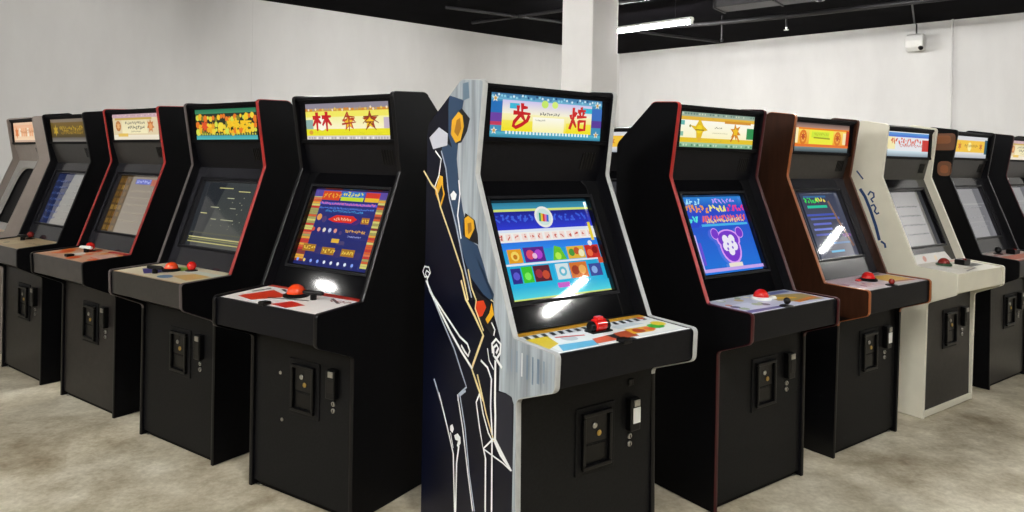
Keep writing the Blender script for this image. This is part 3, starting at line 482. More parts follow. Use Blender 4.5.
# ------------------------------------------------------------------ the cabinet
TH = 0.019
LIFT = 0.010
def make_cabinet(key, label, sides, trims, mq, sc, cp, controls, lip=BLACK, front=FRONTBLK, mqmat=ART_LIT, scmat=ART_SCREEN, bezel=GLOSSBLK, speaker=None,
                 seed=1, pose=None, data=None, bezel_round=False, kick=None, hw_screen=.25, fobj=None, wide=None, boff=.048):
    g = random.Random(seed)
    D = MACH[data or key]; pf = D['pf']; W = wide or D['W']
    x, y, r = pose or D['pose']
    root = tag(empty('arcade_cabinet', (x, y, 0), r), label, 'arcade machine', 'upright arcade cabinets in two rows')
    p = [(q[0], q[1] + LIFT) for q in pf]
    z0 = .004
    p[0] = (0, z0); p[9] = (p[8][0], z0)
    hw = W / 2; xi = hw - TH
    prof = fillet(p, {1: .03, 2: .03, 3: .02, 4: .012, 5: .03, 6: .022, 7: .05, 8: .05})
    # sides and their edge moulding
    for s in (-1, 1):
        x0, x1 = (hw - TH, hw) if s > 0 else (-hw, -hw + TH)
        sp = MB().prism(prof, x0, x1).build('side_panel', sides[0 if s < 0 else 1], root)
        path = fillet(p[:9], {1: .03, 2: .03, 3: .02, 4: .012, 5: .03, 6: .022, 7: .05})
        path = path[:-1]
        mb = MB(); bm = mb.bm; rings = []
        P = [Vector(q) for q in path]
        for i, q in enumerate(P):
            a = (P[i] - P[i - 1]).normalized() if i else None; b = (P[i + 1] - P[i]).normalized() if i < len(P) - 1 else None
            d = ((a or b) + (b or a)).normalized(); n = Vector((-d.y, d.x))
            o1, o2 = q - n * .002, q + n * .0025; o3 = q + n * .001
            rings.append([bm.verts.new(v) for v in ((x0 - .0012, o1.x, o1.y), (x0 - .0012, o3.x, o3.y), (x0 + .004, o2.x, o2.y), (x1 - .004, o2.x, o2.y), (x1 + .0012, o3.x, o3.y), (x1 + .0012, o1.x, o1.y))])
        for A, B in zip(rings, rings[1:]):
            for k in range(6): bm.faces.new((A[k], A[(k + 1) % 6], B[(k + 1) % 6], B[k]))
        bm.faces.new(rings[0]); bm.faces.new(list(reversed(rings[-1])))
        tn = trims[0 if s < 0 else 1]; tn = tn if isinstance(tn, tuple) else (tn, tn, tn)
        i4 = max(k for k, q in enumerate(P) if q.y < p[4][1] + .006 and q.x < p[4][0] + .02)
        bm.faces.ensure_lookup_table()
        for f in bm.faces:
            c = f.calc_center_median(); f.material_index = 0 if c.z > P[i4].y and c.y > P[i4].x - .004 else (2 if c.z < p[1][1] - .02 else 1)
        t = mb.build('edge_trim', TR[tn[0]], sp, smooth=True); t.data.materials.append(TR[tn[1]]); t.data.materials.append(TR[tn[2]])
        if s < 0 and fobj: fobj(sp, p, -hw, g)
    V2 = lambda a: Vector(a)
    # lower front, lip, panel
    MB().box(-xi, xi, .012, .03, .03, p[1][1] + .01).build('front_panel', front, root, bevel=.001)
    MB().box(-xi, xi, .03, .045, z0, .06).build('kick_board', SIDEBLK, root)
    if kick: MB().box(-xi, xi, -.002, .012, z0 + .004, .045).build('kick_strip', kick, root, bevel=.002)
    p2, p3, p4, p1 = V2(p[2]), V2(p[3]), V2(p[4]), V2(p[1])
    o = Vector((.008, 0))
    lipb = MB().prism([tuple(p2 + o + Vector((0, .004))), tuple(p3 + o + Vector((0, -.004))), tuple(p3 + o + Vector((.02, -.004))), tuple(p2 + o + Vector((.02, .004)))], -xi, xi).build('panel_front_board', lip, root, bevel=.002)
    MB().prism([tuple(p2 + Vector((.02, .006))), tuple(p2 + Vector((.02, .02))), tuple(p1 + Vector((.014, .03))), tuple(p1 + Vector((.014, .012)))], -xi, xi).build('underside_board', lip, root)
    pt0 = p3 + Vector((.012, -.005)); pt1 = p4 + Vector((.075, -.004))
    cpb = MB().prism([tuple(pt0), tuple(pt1), tuple(pt1 + Vector((0, -.016))), tuple(pt0 + Vector((0, -.016)))], -xi, xi).build('control_panel', DKMETAL, root, bevel=.001)
    cp0 = pt0 + Vector((.004, .0008)); cp1 = p4 + Vector((.05, -.0032))
    a = Art((-xi + .004, cp0.x, cp0.y), (2 * xi - .008, 0, 0), (0, cp1.x - cp0.x, cp1.y - cp0.y)); cp(a, g)
    ov = a.build('panel_overlay', ART_PRINT, cpb)
    zc = lambda yy: pt0.y + (yy - pt0.x) / (pt1.x - pt0.x) * (pt1.y - pt0.y)
    for c in controls: c[0](root, c[1], c[2], zc(c[2]) + .002, *c[3:])
    # bezel and monitor
    p5, p6, p7, p8 = V2(p[5]), V2(p[6]), V2(p[7]), V2(p[8])
    e = (p5 - p4); L = e.length; e.normalize(); nn = Vector((e.y, -e.x))
    B0 = p4 + nn * boff; B1 = p5 + nn * boff
    def bp(xx, t, d=0): q = B0 + e * t + nn * d; return (xx, q.x, q.y)
    t0, t1 = .135 * L / .61, .53 * L / .61; hs = hw_screen
    mb = MB(); bm = mb.bm
    ot, ob = L + .002, -.0
    if not bezel_round:
        inner = [(-hs, t0), (hs, t0), (hs, t1), (-hs, t1)]
    else:
        inner = fillet([(-.235, .07), (.235, .07), (.21, L - .06), (-.21, L - .06)], {0: .05, 1: .05, 2: .14, 3: .14})
    outer = [(-xi, ob), (xi, ob), (xi, ot), (-xi, ot)]
    if bezel_round:
        n = len(inner); per = n // 4
        def edge(i):
            u, t = inner[i]; f = Vector((u, t - L / 2)); k = min(xi / max(abs(f.x), 1e-6), (L / 2) / max(abs(f.y), 1e-6)); return (f.x * k, f.y * k + L / 2)
        outer = [edge(i) for i in range(n)]
        for i in range(0, n, per):                       # corners of the board
            j = i + per // 2; su = 1 if inner[j][0] > 0 else -1; st = 1 if inner[j][1] > L / 2 else 0
            outer[j] = (su * xi, L if st else 0)
    n = len(inner)
    A = [bm.verts.new(bp(*q)) for q in outer]; Bv = [bm.verts.new(bp(*q)) for q in inner]
    Cv = [bm.verts.new(bp(q[0] * .985, (q[1] - L / 2) * .985 + L / 2, .02)) for q in inner]; Dv = [bm.verts.new(bp(q[0], q[1], .022)) for q in outer]
    for i in range(n):
        j = (i + 1) % n
        bm.faces.new((A[i], A[j], Bv[j], Bv[i])); bm.faces.new((Bv[i], Bv[j], Cv[j], Cv[i])); bm.faces.new((Cv[i], Cv[j], Dv[j], Dv[i])); bm.faces.new((Dv[i], Dv[j], A[j], A[i]))
    bz = mb.build('bezel', bezel, root)
    if bezel_round:
        MB().prism([bp(0, .03, .03)[1:], bp(0, L - .02, .03)[1:], bp(0, L - .02, .06)[1:], bp(0, .03, .06)[1:]], -.26, .26).build('monitor', SIDEBLK, root)
    else:
        mon = MB().prism([bp(0, t0 - .02, .0235)[1:], bp(0, t1 + .02, .0235)[1:], bp(0, t1 + .0, .2)[1:], bp(0, t0 + .1, .2)[1:]], -hs - .02, hs + .02).build('monitor', PLBLACK, root, bevel=.004)
        O = bp(-hs, t0, .0215); q1 = bp(hs, t0, .0215); q2 = bp(-hs, t1, .0215)
        a = Art(O, Vector(q1) - Vector(O), Vector(q2) - Vector(O)); sc(a, g)
        # keep the print inside the frame
        a.build('screen', scmat, mon)
        if key == 'R3':
            O2, q3, q4 = bp(-.3, .012, -.0008), bp(.26, .012, -.0008), bp(-.3, .075, -.0008)
            a = Art(O2, Vector(q3) - Vector(O2), Vector(q4) - Vector(O2)); a.poly([(0, 0), (1, 0), (.9, 1), (0, 1)], '#ece8e2'); a.disc(.35, .5, .38, '#e0a898', 14, .3); a.disc(.62, .45, .3, '#f4e4c8', 12)
            a.build('instruction_card', ART_PRINT, bz)
        # thin frame around the picture tube
        fr = MB(); b2 = fr.bm
        q = [(-hs - .018, t0 - .018), (hs + .018, t0 - .018), (hs + .018, t1 + .018), (-hs - .018, t1 + .018)]; q2 = [(-hs - .006, t0 - .006), (hs + .006, t0 - .006), (hs + .006, t1 + .006), (-hs - .006, t1 + .006)]
        Aa = [b2.verts.new(bp(u, t, -.0005)) for u, t in q]; Ab = [b2.verts.new(bp(u, t, -.006)) for u, t in q]; Ac = [b2.verts.new(bp(u, t, -.006)) for u, t in q2]; Ad = [b2.verts.new(bp(u, t, -.0005)) for u, t in q2]
        for i in range(4):
            j = (i + 1) % 4
            for X, Y in ((Aa, Ab), (Ab, Ac), (Ac, Ad), (Ad, Aa)): b2.faces.new((X[i], X[j], Y[j], Y[i]))
        fr.build('screen_surround', BLACK, bz)
    # head: speaker board, marquee, top, back
    em = (p6 - p5); Lm = em.length; em.normalize(); nm = Vector((em.y, -em.x))
    m0 = p5 + em * (.14 * Lm / .357) + nm * .018; m1 = p5 + em * (.318 * Lm / .357) + nm * .028
    spk = MB().slab(tuple(B1), tuple(m0 + nm * .004), .016, -xi, xi).build('speaker_panel', speaker or BLACK, root, bevel=.001)
    sd = (m0 - B1); sl = sd.length; sd.normalize(); sn = Vector((sd.y, -sd.x))
    for k in range(5):
        u0 = xi - .115 + k * .016; c0 = B1 + sd * (sl * .3) - sn * .0012; c1 = B1 + sd * (sl * .72) - sn * .0012
        MB().slab(tuple(c0), tuple(c1), .002, u0, u0 + .007).build('speaker_slot', PLBLACK, spk)
    dm = (m1 - m0); lm = dm.length; dm.normalize(); nmm = Vector((dm.y, -dm.x))
    mw = xi - .036
    box = MB().slab(tuple(m0 + nmm * .003), tuple(m1 + nmm * .003), .05, -xi, xi).build('marquee', SIDEBLK, root)
    O = (-mw, m0.x + nmm.x * .0022, m0.y + nmm.y * .0022)
    a = Art(O, (2 * mw, 0, 0), (0, dm.x * lm, dm.y * lm)); mq(a, g)
    a.build('marquee_sign', mqmat, box)
    for q0, q1 in ((m0 - dm * .014, m0 + dm * .004), (m1 - dm * .004, m1 + dm * .016)):
        MB().slab(tuple(q0 - nmm * .009), tuple(q1 - nmm * .009), .009, -xi, xi).build('marquee_retainer', SIDEBLK, box, bevel=.002)
    for s in (-1, 1):
        xa, xb = (mw - .001, xi) if s > 0 else (-xi, -mw + .001)
        MB().slab(tuple(m0 - nmm * .005), tuple(m1 - nmm * .005), .007, xa, xb).build('marquee_end_cap', SIDEBLK, box)
    pa = p6 + Vector((.02, -.012)); pb = p7 + Vector((.0, -.012))
    MB().prism([tuple(pa), tuple(pb), tuple(pb + Vector((0, -.018))), tuple(pa + Vector((0, -.018)))], -xi, xi).build('top_panel', SIDEBLK, root)
    MB().slab((p6.x + .012, m1.y + .012), (p6.x + .014, p6.y - .008), .014, -xi, xi).build('top_front_rail', SIDEBLK, root, bevel=.002)
    MB().slab(tuple(p7 + Vector((0, -.012))), tuple(p8 + Vector((-.012, -.006))), .018, -xi, xi).build('slant_panel', SIDEBLK, root)
    MB().box(-xi, xi, p8.x - .03, p8.x - .012, z0, p8.y - .012).build('back_panel', SIDEBLK, root)
    # coin door, bill slot, locks
    yf = .012
    cd = MB().box(-.075, .12, yf - .006, yf + .001, .385, .635).build('coin_door', FRONTBLK, root, bevel=.002); cd.location.z = LIFT
    fr = MB()
    for bx in ((-.05, .095, .6, .615), (-.05, .095, .405, .42), (-.05, -.037, .42, .6), (.082, .095, .42, .6)): fr.box(bx[0], bx[1], yf - .022, yf - .006, bx[2], bx[3])
    fr.build('coin_door_frame', PLBLACK, cd, bevel=.003)
    sl = MB().box(-.032, .076, yf - .0095, yf - .006, .5, .597).build('coin_slot_plate', DKMETAL, cd, bevel=.002)
    for k, (cx, cz) in enumerate(((.012, .562), (.034, .53))):
        MB().cyl((cx, yf - .0095, cz), (0, -1, 0), .011, .006, 16, .002).build('coin_button', PLYEL if k else METAL, sl, smooth=True)
    MB().box(.019, .025, yf - .0102, yf - .0094, .575, .593).build('coin_slot', PLBLACK, sl)
    MB().box(-.032, .076, yf - .008, yf - .006, .424, .49).build('coin_return', PLBLACK, cd, bevel=.001)
    bl = MB().box(.183, .236, yf - .03, yf + .001, .505, .63).build('bill_acceptor', PLBLACK, root, bevel=.004); bl.location.z = LIFT
    MB().box(.196, .234, yf - .0325, yf - .029, .535, .595).build('acceptor_label', PLWHITE if key in ('corner', 'C', 'R2') else DKMETAL, bl, bevel=.001)
    MB().box(.2, .23, yf - .034, yf - .029, .6, .625).build('acceptor_slot', METAL, bl, bevel=.001)
    for cz in (.478, .448):
        lk = MB().cyl((.205, yf + .001, cz), (0, -1, 0), .011, .008, 16, .002).build('lock', METAL, root, smooth=True); lk.location.z = LIFT
        MB().box(.203, .207, yf - .0085, yf - .0065, cz - .006, cz + .006).build('keyhole', PLBLACK, lk)
    if key == 'C': MB().prism([(yf - .006, .684), (yf + .001, .684), (yf + .001, .712), (yf - .006, .712)], .193, .221).build('bracket', PLBLACK, root, bevel=.003)
    if key == 'L5':
        for cx, cz in ((-.141, .563), (-.125, .351)): MB().cyl((cx, yf + .001, cz), (0, -1, 0), .008, .004, 12).build('carriage_bolt', METAL, root, smooth=True)
    for s in (-1, 1):
        for yy in (.04, p8.x - .05):
            MB().lathe((s * (hw - .035), yy, 0), (0, 0, 1), [(.018, 0), (.018, .006), (.006, .008), (.006, .03)], 14).build('leveling_foot', METAL, root, smooth=True)
    return root

# ------------------------------------------------------------------ side pictures
def side_corner(sp, p, xs, g):
    sb = [(0.499, 1.803), (0.391, 1.778), (0.415, 1.696), (0.429, 1.604), (0.436, 1.549), (0.415, 1.448), (0.386, 1.358), (0.34, 1.244), (0.273, 1.224), (0.231, 1.159), (0.165, 1.038), (0.156, 0.984), (0.114, 0.908), (0.118, 0.722), (0.075, 0.726), (0.04, 0.722), (0.027, 0.70), (0.027, 0.02)]
    fr = [tuple(q) for q in fillet(p[:9], {1: .03, 2: .03, 3: .02, 4: .012, 5: .03, 6: .022, 7: .05})][:-1]
    x0 = xs - .0006
    # the silver front band, a printed sheet of its own so that its streaks stay
    poly = [(d + .001, z) for d, z in fr] + [(d, z + LIFT) for d, z in sb[:-1]] + sb[-1:]
    me = bpy.data.meshes.new('silver_band'); bm = bmesh.new()
    f = bm.faces.new([bm.verts.new((x0, d, z)) for d, z in poly]); bm.normal_update(); bmesh.ops.triangulate(bm, faces=[f])
    bm.normal_update()
    fl = [q for q in bm.faces if q.normal.x > 0]
    if fl: bmesh.ops.reverse_faces(bm, faces=fl)
    bm.to_mesh(me); bm.free(); me.materials.append(SILVER)
    o = bpy.data.objects.new('silver_band', me); C.objects.link(o); o.parent = sp
    a = Art((x0 - .0005, 0, 0), (0, -1, 0), (0, 0, 1))
    for c, pts in SIDE_POLY: a.poly([(-d, z + LIFT) for d, z in pts], c)
    for c, w, pts in SIDE_LINE: a.line([(-d, z + LIFT) for d, z in pts], w, c)
    for k in range(9):                                    # streaks on the lip
        d0 = -.17 + k * .03; a.line([(-d0, .80 + g.random() * .03), (-d0, .9)], g.uniform(.006, .014), g.choice(('#8494a2', '#d2d6d8', '#9aa6b0', '#6d8092')))
    a.build('side_artwork', ART_PRINT, sp)
def side_lit_copper(sp, p, xs, g):  # painted light: where the brown side is lit past the neighbour's shadow
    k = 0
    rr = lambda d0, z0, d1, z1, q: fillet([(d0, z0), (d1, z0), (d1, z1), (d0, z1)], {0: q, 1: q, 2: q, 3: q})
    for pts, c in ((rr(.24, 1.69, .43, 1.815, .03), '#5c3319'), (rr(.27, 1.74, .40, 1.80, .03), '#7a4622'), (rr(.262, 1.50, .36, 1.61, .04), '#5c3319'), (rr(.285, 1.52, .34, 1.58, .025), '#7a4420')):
        k += 1; a = Art((xs - .0006 - k * 1e-4, 0, 0), (0, -1, 0), (0, 0, 1)); a.poly([(-d, z) for d, z in pts], c); a.build('lit_copper_patch', ART_PRINT, sp)
def side_cream(sp, p, xs, g):
    for pts, w in (([(.42, 1.41), (.385, 1.36), (.35, 1.28), (.31, 1.17), (.285, 1.08)], .02), ([(.365, 1.37), (.35, 1.395), (.328, 1.385), (.325, 1.36), (.345, 1.345), (.33, 1.325)], .012), ([(.345, 1.30), (.325, 1.31), (.312, 1.29), (.32, 1.265), (.305, 1.25), (.29, 1.26)], .012), ([(.445, 1.53), (.40, 1.475)], .01), ([(.275, 1.075), (.25, 1.06), (.245, 1.035)], .014)):
        a = Art((xs - .0006, 0, 0), (0, -1, 0), (0, 0, 1)); a.line([(-d, z) for d, z in pts], w, '#1f3f6e'); a.build('brush_stroke', ART_PRINT, sp)

# ================================================================== the place
K = Vector((1.95, 13.08)); HC = 3.6
LD = Vector((.80, .60)); RD = Vector((.757, -.654))
PL = K - LD * 18; PR = K + RD * 16
ring = [('wall_left', PL, K), ('wall_right', K, PR), ('wall_back_right', PR, Vector((8, -7))), ('wall_back', Vector((8, -7)), Vector((-6.5, -7))), ('wall_back_left', Vector((-6.5, -7)), PL)]

def wall_mat():
    m = bpy.data.materials.new('painted_wall'); m.use_nodes = True; nt = m.node_tree; b = nt.nodes['Principled BSDF']
    b.inputs['Roughness'].default_value = .7; b.inputs['Specular IOR Level'].default_value = .2
    tc = nt.nodes.new('ShaderNodeTexCoord'); mp = nt.nodes.new('ShaderNodeMapping'); mp.inputs['Scale'].default_value = (1, 1, .35)
    n = nt.nodes.new('ShaderNodeTexNoise'); n.inputs['Scale'].default_value = 2.2; n.inputs['Detail'].default_value = 6; n.inputs['Roughness'].default_value = .6
    r = nt.nodes.new('ShaderNodeValToRGB'); r.color_ramp.elements[0].position = .3; r.color_ramp.elements[1].position = .7
    r.color_ramp.elements[0].color = (.57, .565, .562, 1); r.color_ramp.elements[1].color = (.63, .626, .622, 1)
    nt.links.new(tc.outputs['Object'], mp.inputs['Vector']); nt.links.new(mp.outputs['Vector'], n.inputs['Vector']); nt.links.new(n.outputs['Fac'], r.inputs['Fac']); nt.links.new(r.outputs['Color'], b.inputs['Base Color'])
    return m
WALL = wall_mat()
DARKWALL = mat('unseen_dark_wall', '#3a383a', .7, .2, noise=.1, scale=2)  # unseen walls, coloured dark so the cabinet fronts stay black
PILL = mat('painted_column', '#c0bebc', .6, .3, noise=.03, scale=3)
def floor_mat():
    m = bpy.data.materials.new('stained_concrete'); m.use_nodes = True; nt = m.node_tree; b = nt.nodes['Principled BSDF']
    tc = nt.nodes.new('ShaderNodeTexCoord')
    def noise(sc, det, rg, dist=0.0):
        n = nt.nodes.new('ShaderNodeTexNoise'); n.inputs['Scale'].default_value = sc; n.inputs['Detail'].default_value = det; n.inputs['Roughness'].default_value = rg; n.inputs['Distortion'].default_value = dist
        nt.links.new(tc.outputs['Object'], n.inputs['Vector']); return n
    n1 = noise(1.5, 6, .6, .4); n2 = noise(5, 8, .7); n3 = noise(40, 4, .6)
    r = nt.nodes.new('ShaderNodeValToRGB'); cr = r.color_ramp
    cr.elements[0].position = .34; cr.elements[0].color = lin('#85765c'); cr.elements[1].position = .66; cr.elements[1].color = lin('#ebe5d2')
    e = cr.elements.new(.5); e.color = lin('#c0b7a0')
    mx = nt.nodes.new('ShaderNodeMix'); mx.data_type = 'FLOAT'; mx.inputs[0].default_value = .42
    nt.links.new(n1.outputs['Fac'], mx.inputs[2]); nt.links.new(n2.outputs['Fac'], mx.inputs[3]); nt.links.new(mx.outputs[0], r.inputs['Fac'])
    m2 = nt.nodes.new('ShaderNodeMix'); m2.data_type = 'RGBA'; m2.blend_type = 'MULTIPLY'; m2.inputs[0].default_value = .25
    r3 = nt.nodes.new('ShaderNodeValToRGB'); r3.color_ramp.elements[0].position = .3; r3.color_ramp.elements[1].position = .65; r3.color_ramp.elements[0].color = (.55, .52, .47, 1)
    nt.links.new(n3.outputs['Fac'], r3.inputs['Fac']); nt.links.new(r.outputs['Color'], m2.inputs[6]); nt.links.new(r3.outputs['Color'], m2.inputs[7]); nt.links.new(m2.outputs[2], b.inputs['Base Color'])
    rr = nt.nodes.new('ShaderNodeMapRange'); rr.inputs[3].default_value = .42; rr.inputs[4].default_value = .62; nt.links.new(n2.outputs['Fac'], rr.inputs[0]); nt.links.new(rr.outputs[0], b.inputs['Roughness'])
    b.inputs['Specular IOR Level'].default_value = .4
    bp = nt.nodes.new('ShaderNodeBump'); bp.inputs['Strength'].default_value = .06; nt.links.new(n2.outputs['Fac'], bp.inputs['Height']); nt.links.new(bp.outputs['Normal'], b.inputs['Normal'])
    return m
FLOOR = floor_mat()
CEIL = mat('black_painted_deck', '#0b0a0d', .9, .02, noise=.3, scale=3)
PIPE = mat('black_painted_steel', '#1c1b1e', .5, .3, noise=.25, scale=12)
DUCT = mat('dark_grey_duct_metal', '#2a292c', .45, .4, metal=.2, noise=.25, scale=6)
HOUS = mat('white_enamel_housing', '#d8d8d6', .4, .4, noise=.03, scale=10)
LAMP = mat('lit_fluorescent_tube', '#ffffff', .4, .3, noise=.01, scale=5, emit='#fffdf9', estr=370.0)

poly = [q[1] for q in ring]
def flat(name, z0, z1, m):
    mb = MB(); bm = mb.bm
    a = [bm.verts.new((q.x, q.y, z0)) for q in poly]; b = [bm.verts.new((q.x, q.y, z1)) for q in poly]
    bm.faces.new(a); bm.faces.new(list(reversed(b)))
    for i in range(len(poly)): bm.faces.new((a[i], b[i], b[(i + 1) % len(poly)], a[(i + 1) % len(poly)]))
    return struct(mb.build(name, m))
flat('floor', -.1, 0, FLOOR); flat('ceiling', HC, HC + .12, CEIL)
cen = sum(poly, Vector((0, 0))) / len(poly)
for name, a, b in ring:
    d = (b - a).normalized(); n = Vector((-d.y, d.x))
    if n.dot(cen - a) > 0: n = -n
    mb = MB(); bm = mb.bm; t = .15
    q = [a, b, b + n * t, a + n * t]
    lo = [bm.verts.new((p.x, p.y, 0)) for p in q]; hi = [bm.verts.new((p.x, p.y, HC)) for p in q]
    bm.faces.new(lo); bm.faces.new(list(reversed(hi)))
    for i in range(4): bm.faces.new((lo[i], hi[i], hi[(i + 1) % 4], lo[(i + 1) % 4]))
    struct(mb.build(name, WALL if 'back' not in name else DARKWALL))
    mb = MB(); bm = mb.bm; k = -n
    q = [a + d * .02 + k * .002, b - d * .02 + k * .002, b - d * .02 + k * .014, a + d * .02 + k * .014]
    lo = [bm.verts.new((p.x, p.y, 0)) for p in q]; hi = [bm.verts.new((p.x, p.y, .1)) for p in q]
    bm.faces.new(lo); bm.faces.new(list(reversed(hi)))
    for i in range(4): bm.faces.new((lo[i], hi[i], hi[(i + 1) % 4], lo[(i + 1) % 4]))
    struct(mb.build('baseboard_' + name[5:], PIPE))
for k, (p, d) in enumerate(((Vector((-3.41, 9.06)), LD), (Vector((5.96, 9.54)), RD))):
    n = Vector((d.y, -d.x)) if k == 0 else Vector((d.y, -d.x)); n = n if n.dot(cen - p) > 0 else -n
    mb = MB(); bm = mb.bm; q = [p - d * .012 + n * -.01, p + d * .012 + n * -.01, p + d * .006 + n * .002, p - d * .006 + n * .002]
    lo = [bm.verts.new((v.x, v.y, .1)) for v in q]; hi = [bm.verts.new((v.x, v.y, HC)) for v in q]
    bm.faces.new(lo); bm.faces.new(list(reversed(hi)))
    for i in range(4): bm.faces.new((lo[i], hi[i], hi[(i + 1) % 4], lo[(i + 1) % 4]))
    struct(mb.build('trim_%d' % (k + 1), WALL))
# square column
pn = Vector((.878, 8.0)); a1 = Vector((.79, .61)); a2 = Vector((-.61, .79)); s = .47
sa, sb = .42, .53; q = [pn, pn + a1 * sa, pn + a1 * sa + a2 * sb, pn + a2 * sb]
mb = MB(); bm = mb.bm
lo = [bm.verts.new((p.x, p.y, 0)) for p in q]; hi = [bm.verts.new((p.x, p.y, HC)) for p in q]
bm.faces.new(lo); bm.faces.new(list(reversed(hi)))
for i in range(4): bm.faces.new((lo[i], hi[i], hi[(i + 1) % 4], lo[(i + 1) % 4]))
o = struct(mb.build('column', PILL, bevel=.012)); o['label'] = 'square white painted column rising to the black ceiling'; o['category'] = 'column'

# ------------------------------------------------------------------ cabinets
make_cabinet('C', 'corner arcade cabinet with silver and navy artwork on its side panel', (NAVY, BLACK), ('silver', ('silver', 'silver', 'black')), mq_corner, sc_corner, cp_corner,
    [(ctl_roller, -.01, -.035), (ctl_clip, -.03, -.178)], seed=3, fobj=side_corner, hw_screen=.255, wide=.69, boff=.068)
make_cabinet('R1', 'black arcade cabinet with red edge trim, right of the silver-sided corner cabinet', (SIDEBLK, BLACK), (('red', 'dred', 'dred'), ('dred', 'dred', 'black')), mq_stars, sc_heart, cp_violet,
    [(ctl_trackball, -.01, .012, PLRED, .036, PLWHITE), (ctl_button, .06, -.005, PLWHITE), (ctl_ball, -.05, -.15, PLBLACK, .025, .016)], seed=5, hw_screen=.24)
make_cabinet('R2', 'dark brown wood-sided arcade cabinet with orange edge trim and glowing orange marquee', (WOOD, WOOD), (('orange', 'orange', 'black'), ('brown', 'orange', 'black')), mq_orange, sc_green, cp_pink,
    [(ctl_trackball, -.01, .0, PLRED, .036), (ctl_button, -.08, .02, PLRED), (ctl_ball, -.045, -.145, PLMAROON, .02, .016)], seed=7, bezel=GREYGLOSS, speaker=GREYPAN, hw_screen=.235)
make_cabinet('R3', 'cream white arcade cabinet with blue brush strokes on its side', (CREAM, CREAM), ('white', 'white'), mq_blue, sc_grey, cp_greyw,
    [(ctl_trackball, -.06, .015, PLMAROON, .035, PLGREEN), (ctl_box, .12, -.02, PLBLACK)], seed=9, speaker=GREYPAN, front=GREYFRONT, fobj=side_cream, lip=CREAM, kick=CREAM, scmat=ART_SCREENDIM)
make_cabinet('R4', 'arcade cabinet with lit copper tones painted on its side and yellow marquee, just past the cream white cabinet', (SIDEBLK, BLACK), ('black', 'black'), mq_yel, sc_pale_reflection, cp_redw,
    [(ctl_ball, -.09, .045, PLBLACK, .03, .024), (ctl_box, .05, .0, PLBLACK)], seed=11, bezel=GREYGLOSS, speaker=GREYPAN, front=GREYFRONT, fobj=side_lit_copper, lip=GREYPAN, scmat=ART_SCREENDIM)
make_cabinet('R5', 'black arcade cabinet cut off by the right edge of the view', (SIDEBLK, BLACK), ('dred', 'black'), mq_cream, sc_pale_reflection, cp_orange,
    [(ctl_ball, -.05, 0, PLBLACK, .04, .024)], seed=13, speaker=GREYPAN, front=GREYFRONT, lip=GREYPAN, scmat=ART_SCREENDIM)
make_cabinet('L5', 'black arcade cabinet with red characters on a yellow marquee, left of the corner cabinet', (BLACK, SIDEBLK), ('black', 'black'), mq_lin, sc_table, cp_white,
    [(ctl_trackball, -.02, -.01, PLORANGE, .042, None, .016), (ctl_clip, -.015, -.175), (ctl_handle, .1, -.03, PLBLACK)], seed=15)
make_cabinet('L4', 'black arcade cabinet with one red edge and an orange marquee bordered in green', (BLACK, SIDEBLK), (('grey', 'grey', 'black'), ('red', 'grey', 'black')), mq_green, sc_lines, cp_beach,
    [(ctl_trackball, -.06, .0, PLORANGE, .035), (ctl_ball, .03, .06, PLRED, .025, .024), (ctl_handle, -.06, -.1, PLBLACK)], seed=17, bezel=GREYGLOSS, lip=GREYPAN, scmat=ART_SCREENDIM, hw_screen=.26)
make_cabinet('L3', 'black arcade cabinet with red edges on both sides and an orange control panel', (BLACK, SIDEBLK), (('red', 'black', 'black'), ('red', 'black', 'black')), mq_cream, sc_gold, cp_orange,
    [(ctl_ball, -.08, .045, PLRED, .03, .026), (ctl_handle, -.06, 0, PLWHITE), (ctl_clip, .0, -.1)], seed=19, speaker=GREYPAN, front=GREYFRONT, hw_screen=.265, bezel=GREYGLOSS, lip=LIPGREY, scmat=ART_SCREENDIM)
make_cabinet('L2', 'black arcade cabinet with dim gold marquee, between the red-edged and the grey-beige cabinets', (BLACK, SIDEBLK), ('black', 'black'), mq_gold, sc_blue, cp_sand,
    [(ctl_ball, -.15, .1, PLMAROON, .03, .022), (ctl_handle, -.12, .03, PLBLACK)], seed=21, speaker=GREYPAN, front=GREYFRONT, hw_screen=.265, bezel=GREYGLOSS, lip=LIPGREY, mqmat=ART_LITDIM, scmat=ART_SCREENDIM)
make_cabinet('L1', 'grey-beige arcade cabinet with a rounded dark screen opening, at the left edge of the view', (BEIGE, BEIGE), ('beige', 'beige'), mq_peach, sc_grey, cp_sand,
    [(ctl_ball, 0, 0, PLBLACK, .04, .022)], seed=23, lip=GREYPAN, bezel=LTGREY, bezel_round=True, speaker=BEIGE)
make_cabinet('R5', 'black arcade cabinet behind the corner, only its yellow marquee showing beside the corner cabinet', (SIDEBLK, BLACK), ('black', 'black'), mq_yel, sc_grey, cp_sand,
    [(ctl_ball, 0, 0, PLBLACK, .04, .022)], seed=25, pose=(.8, 5.3, -.6))

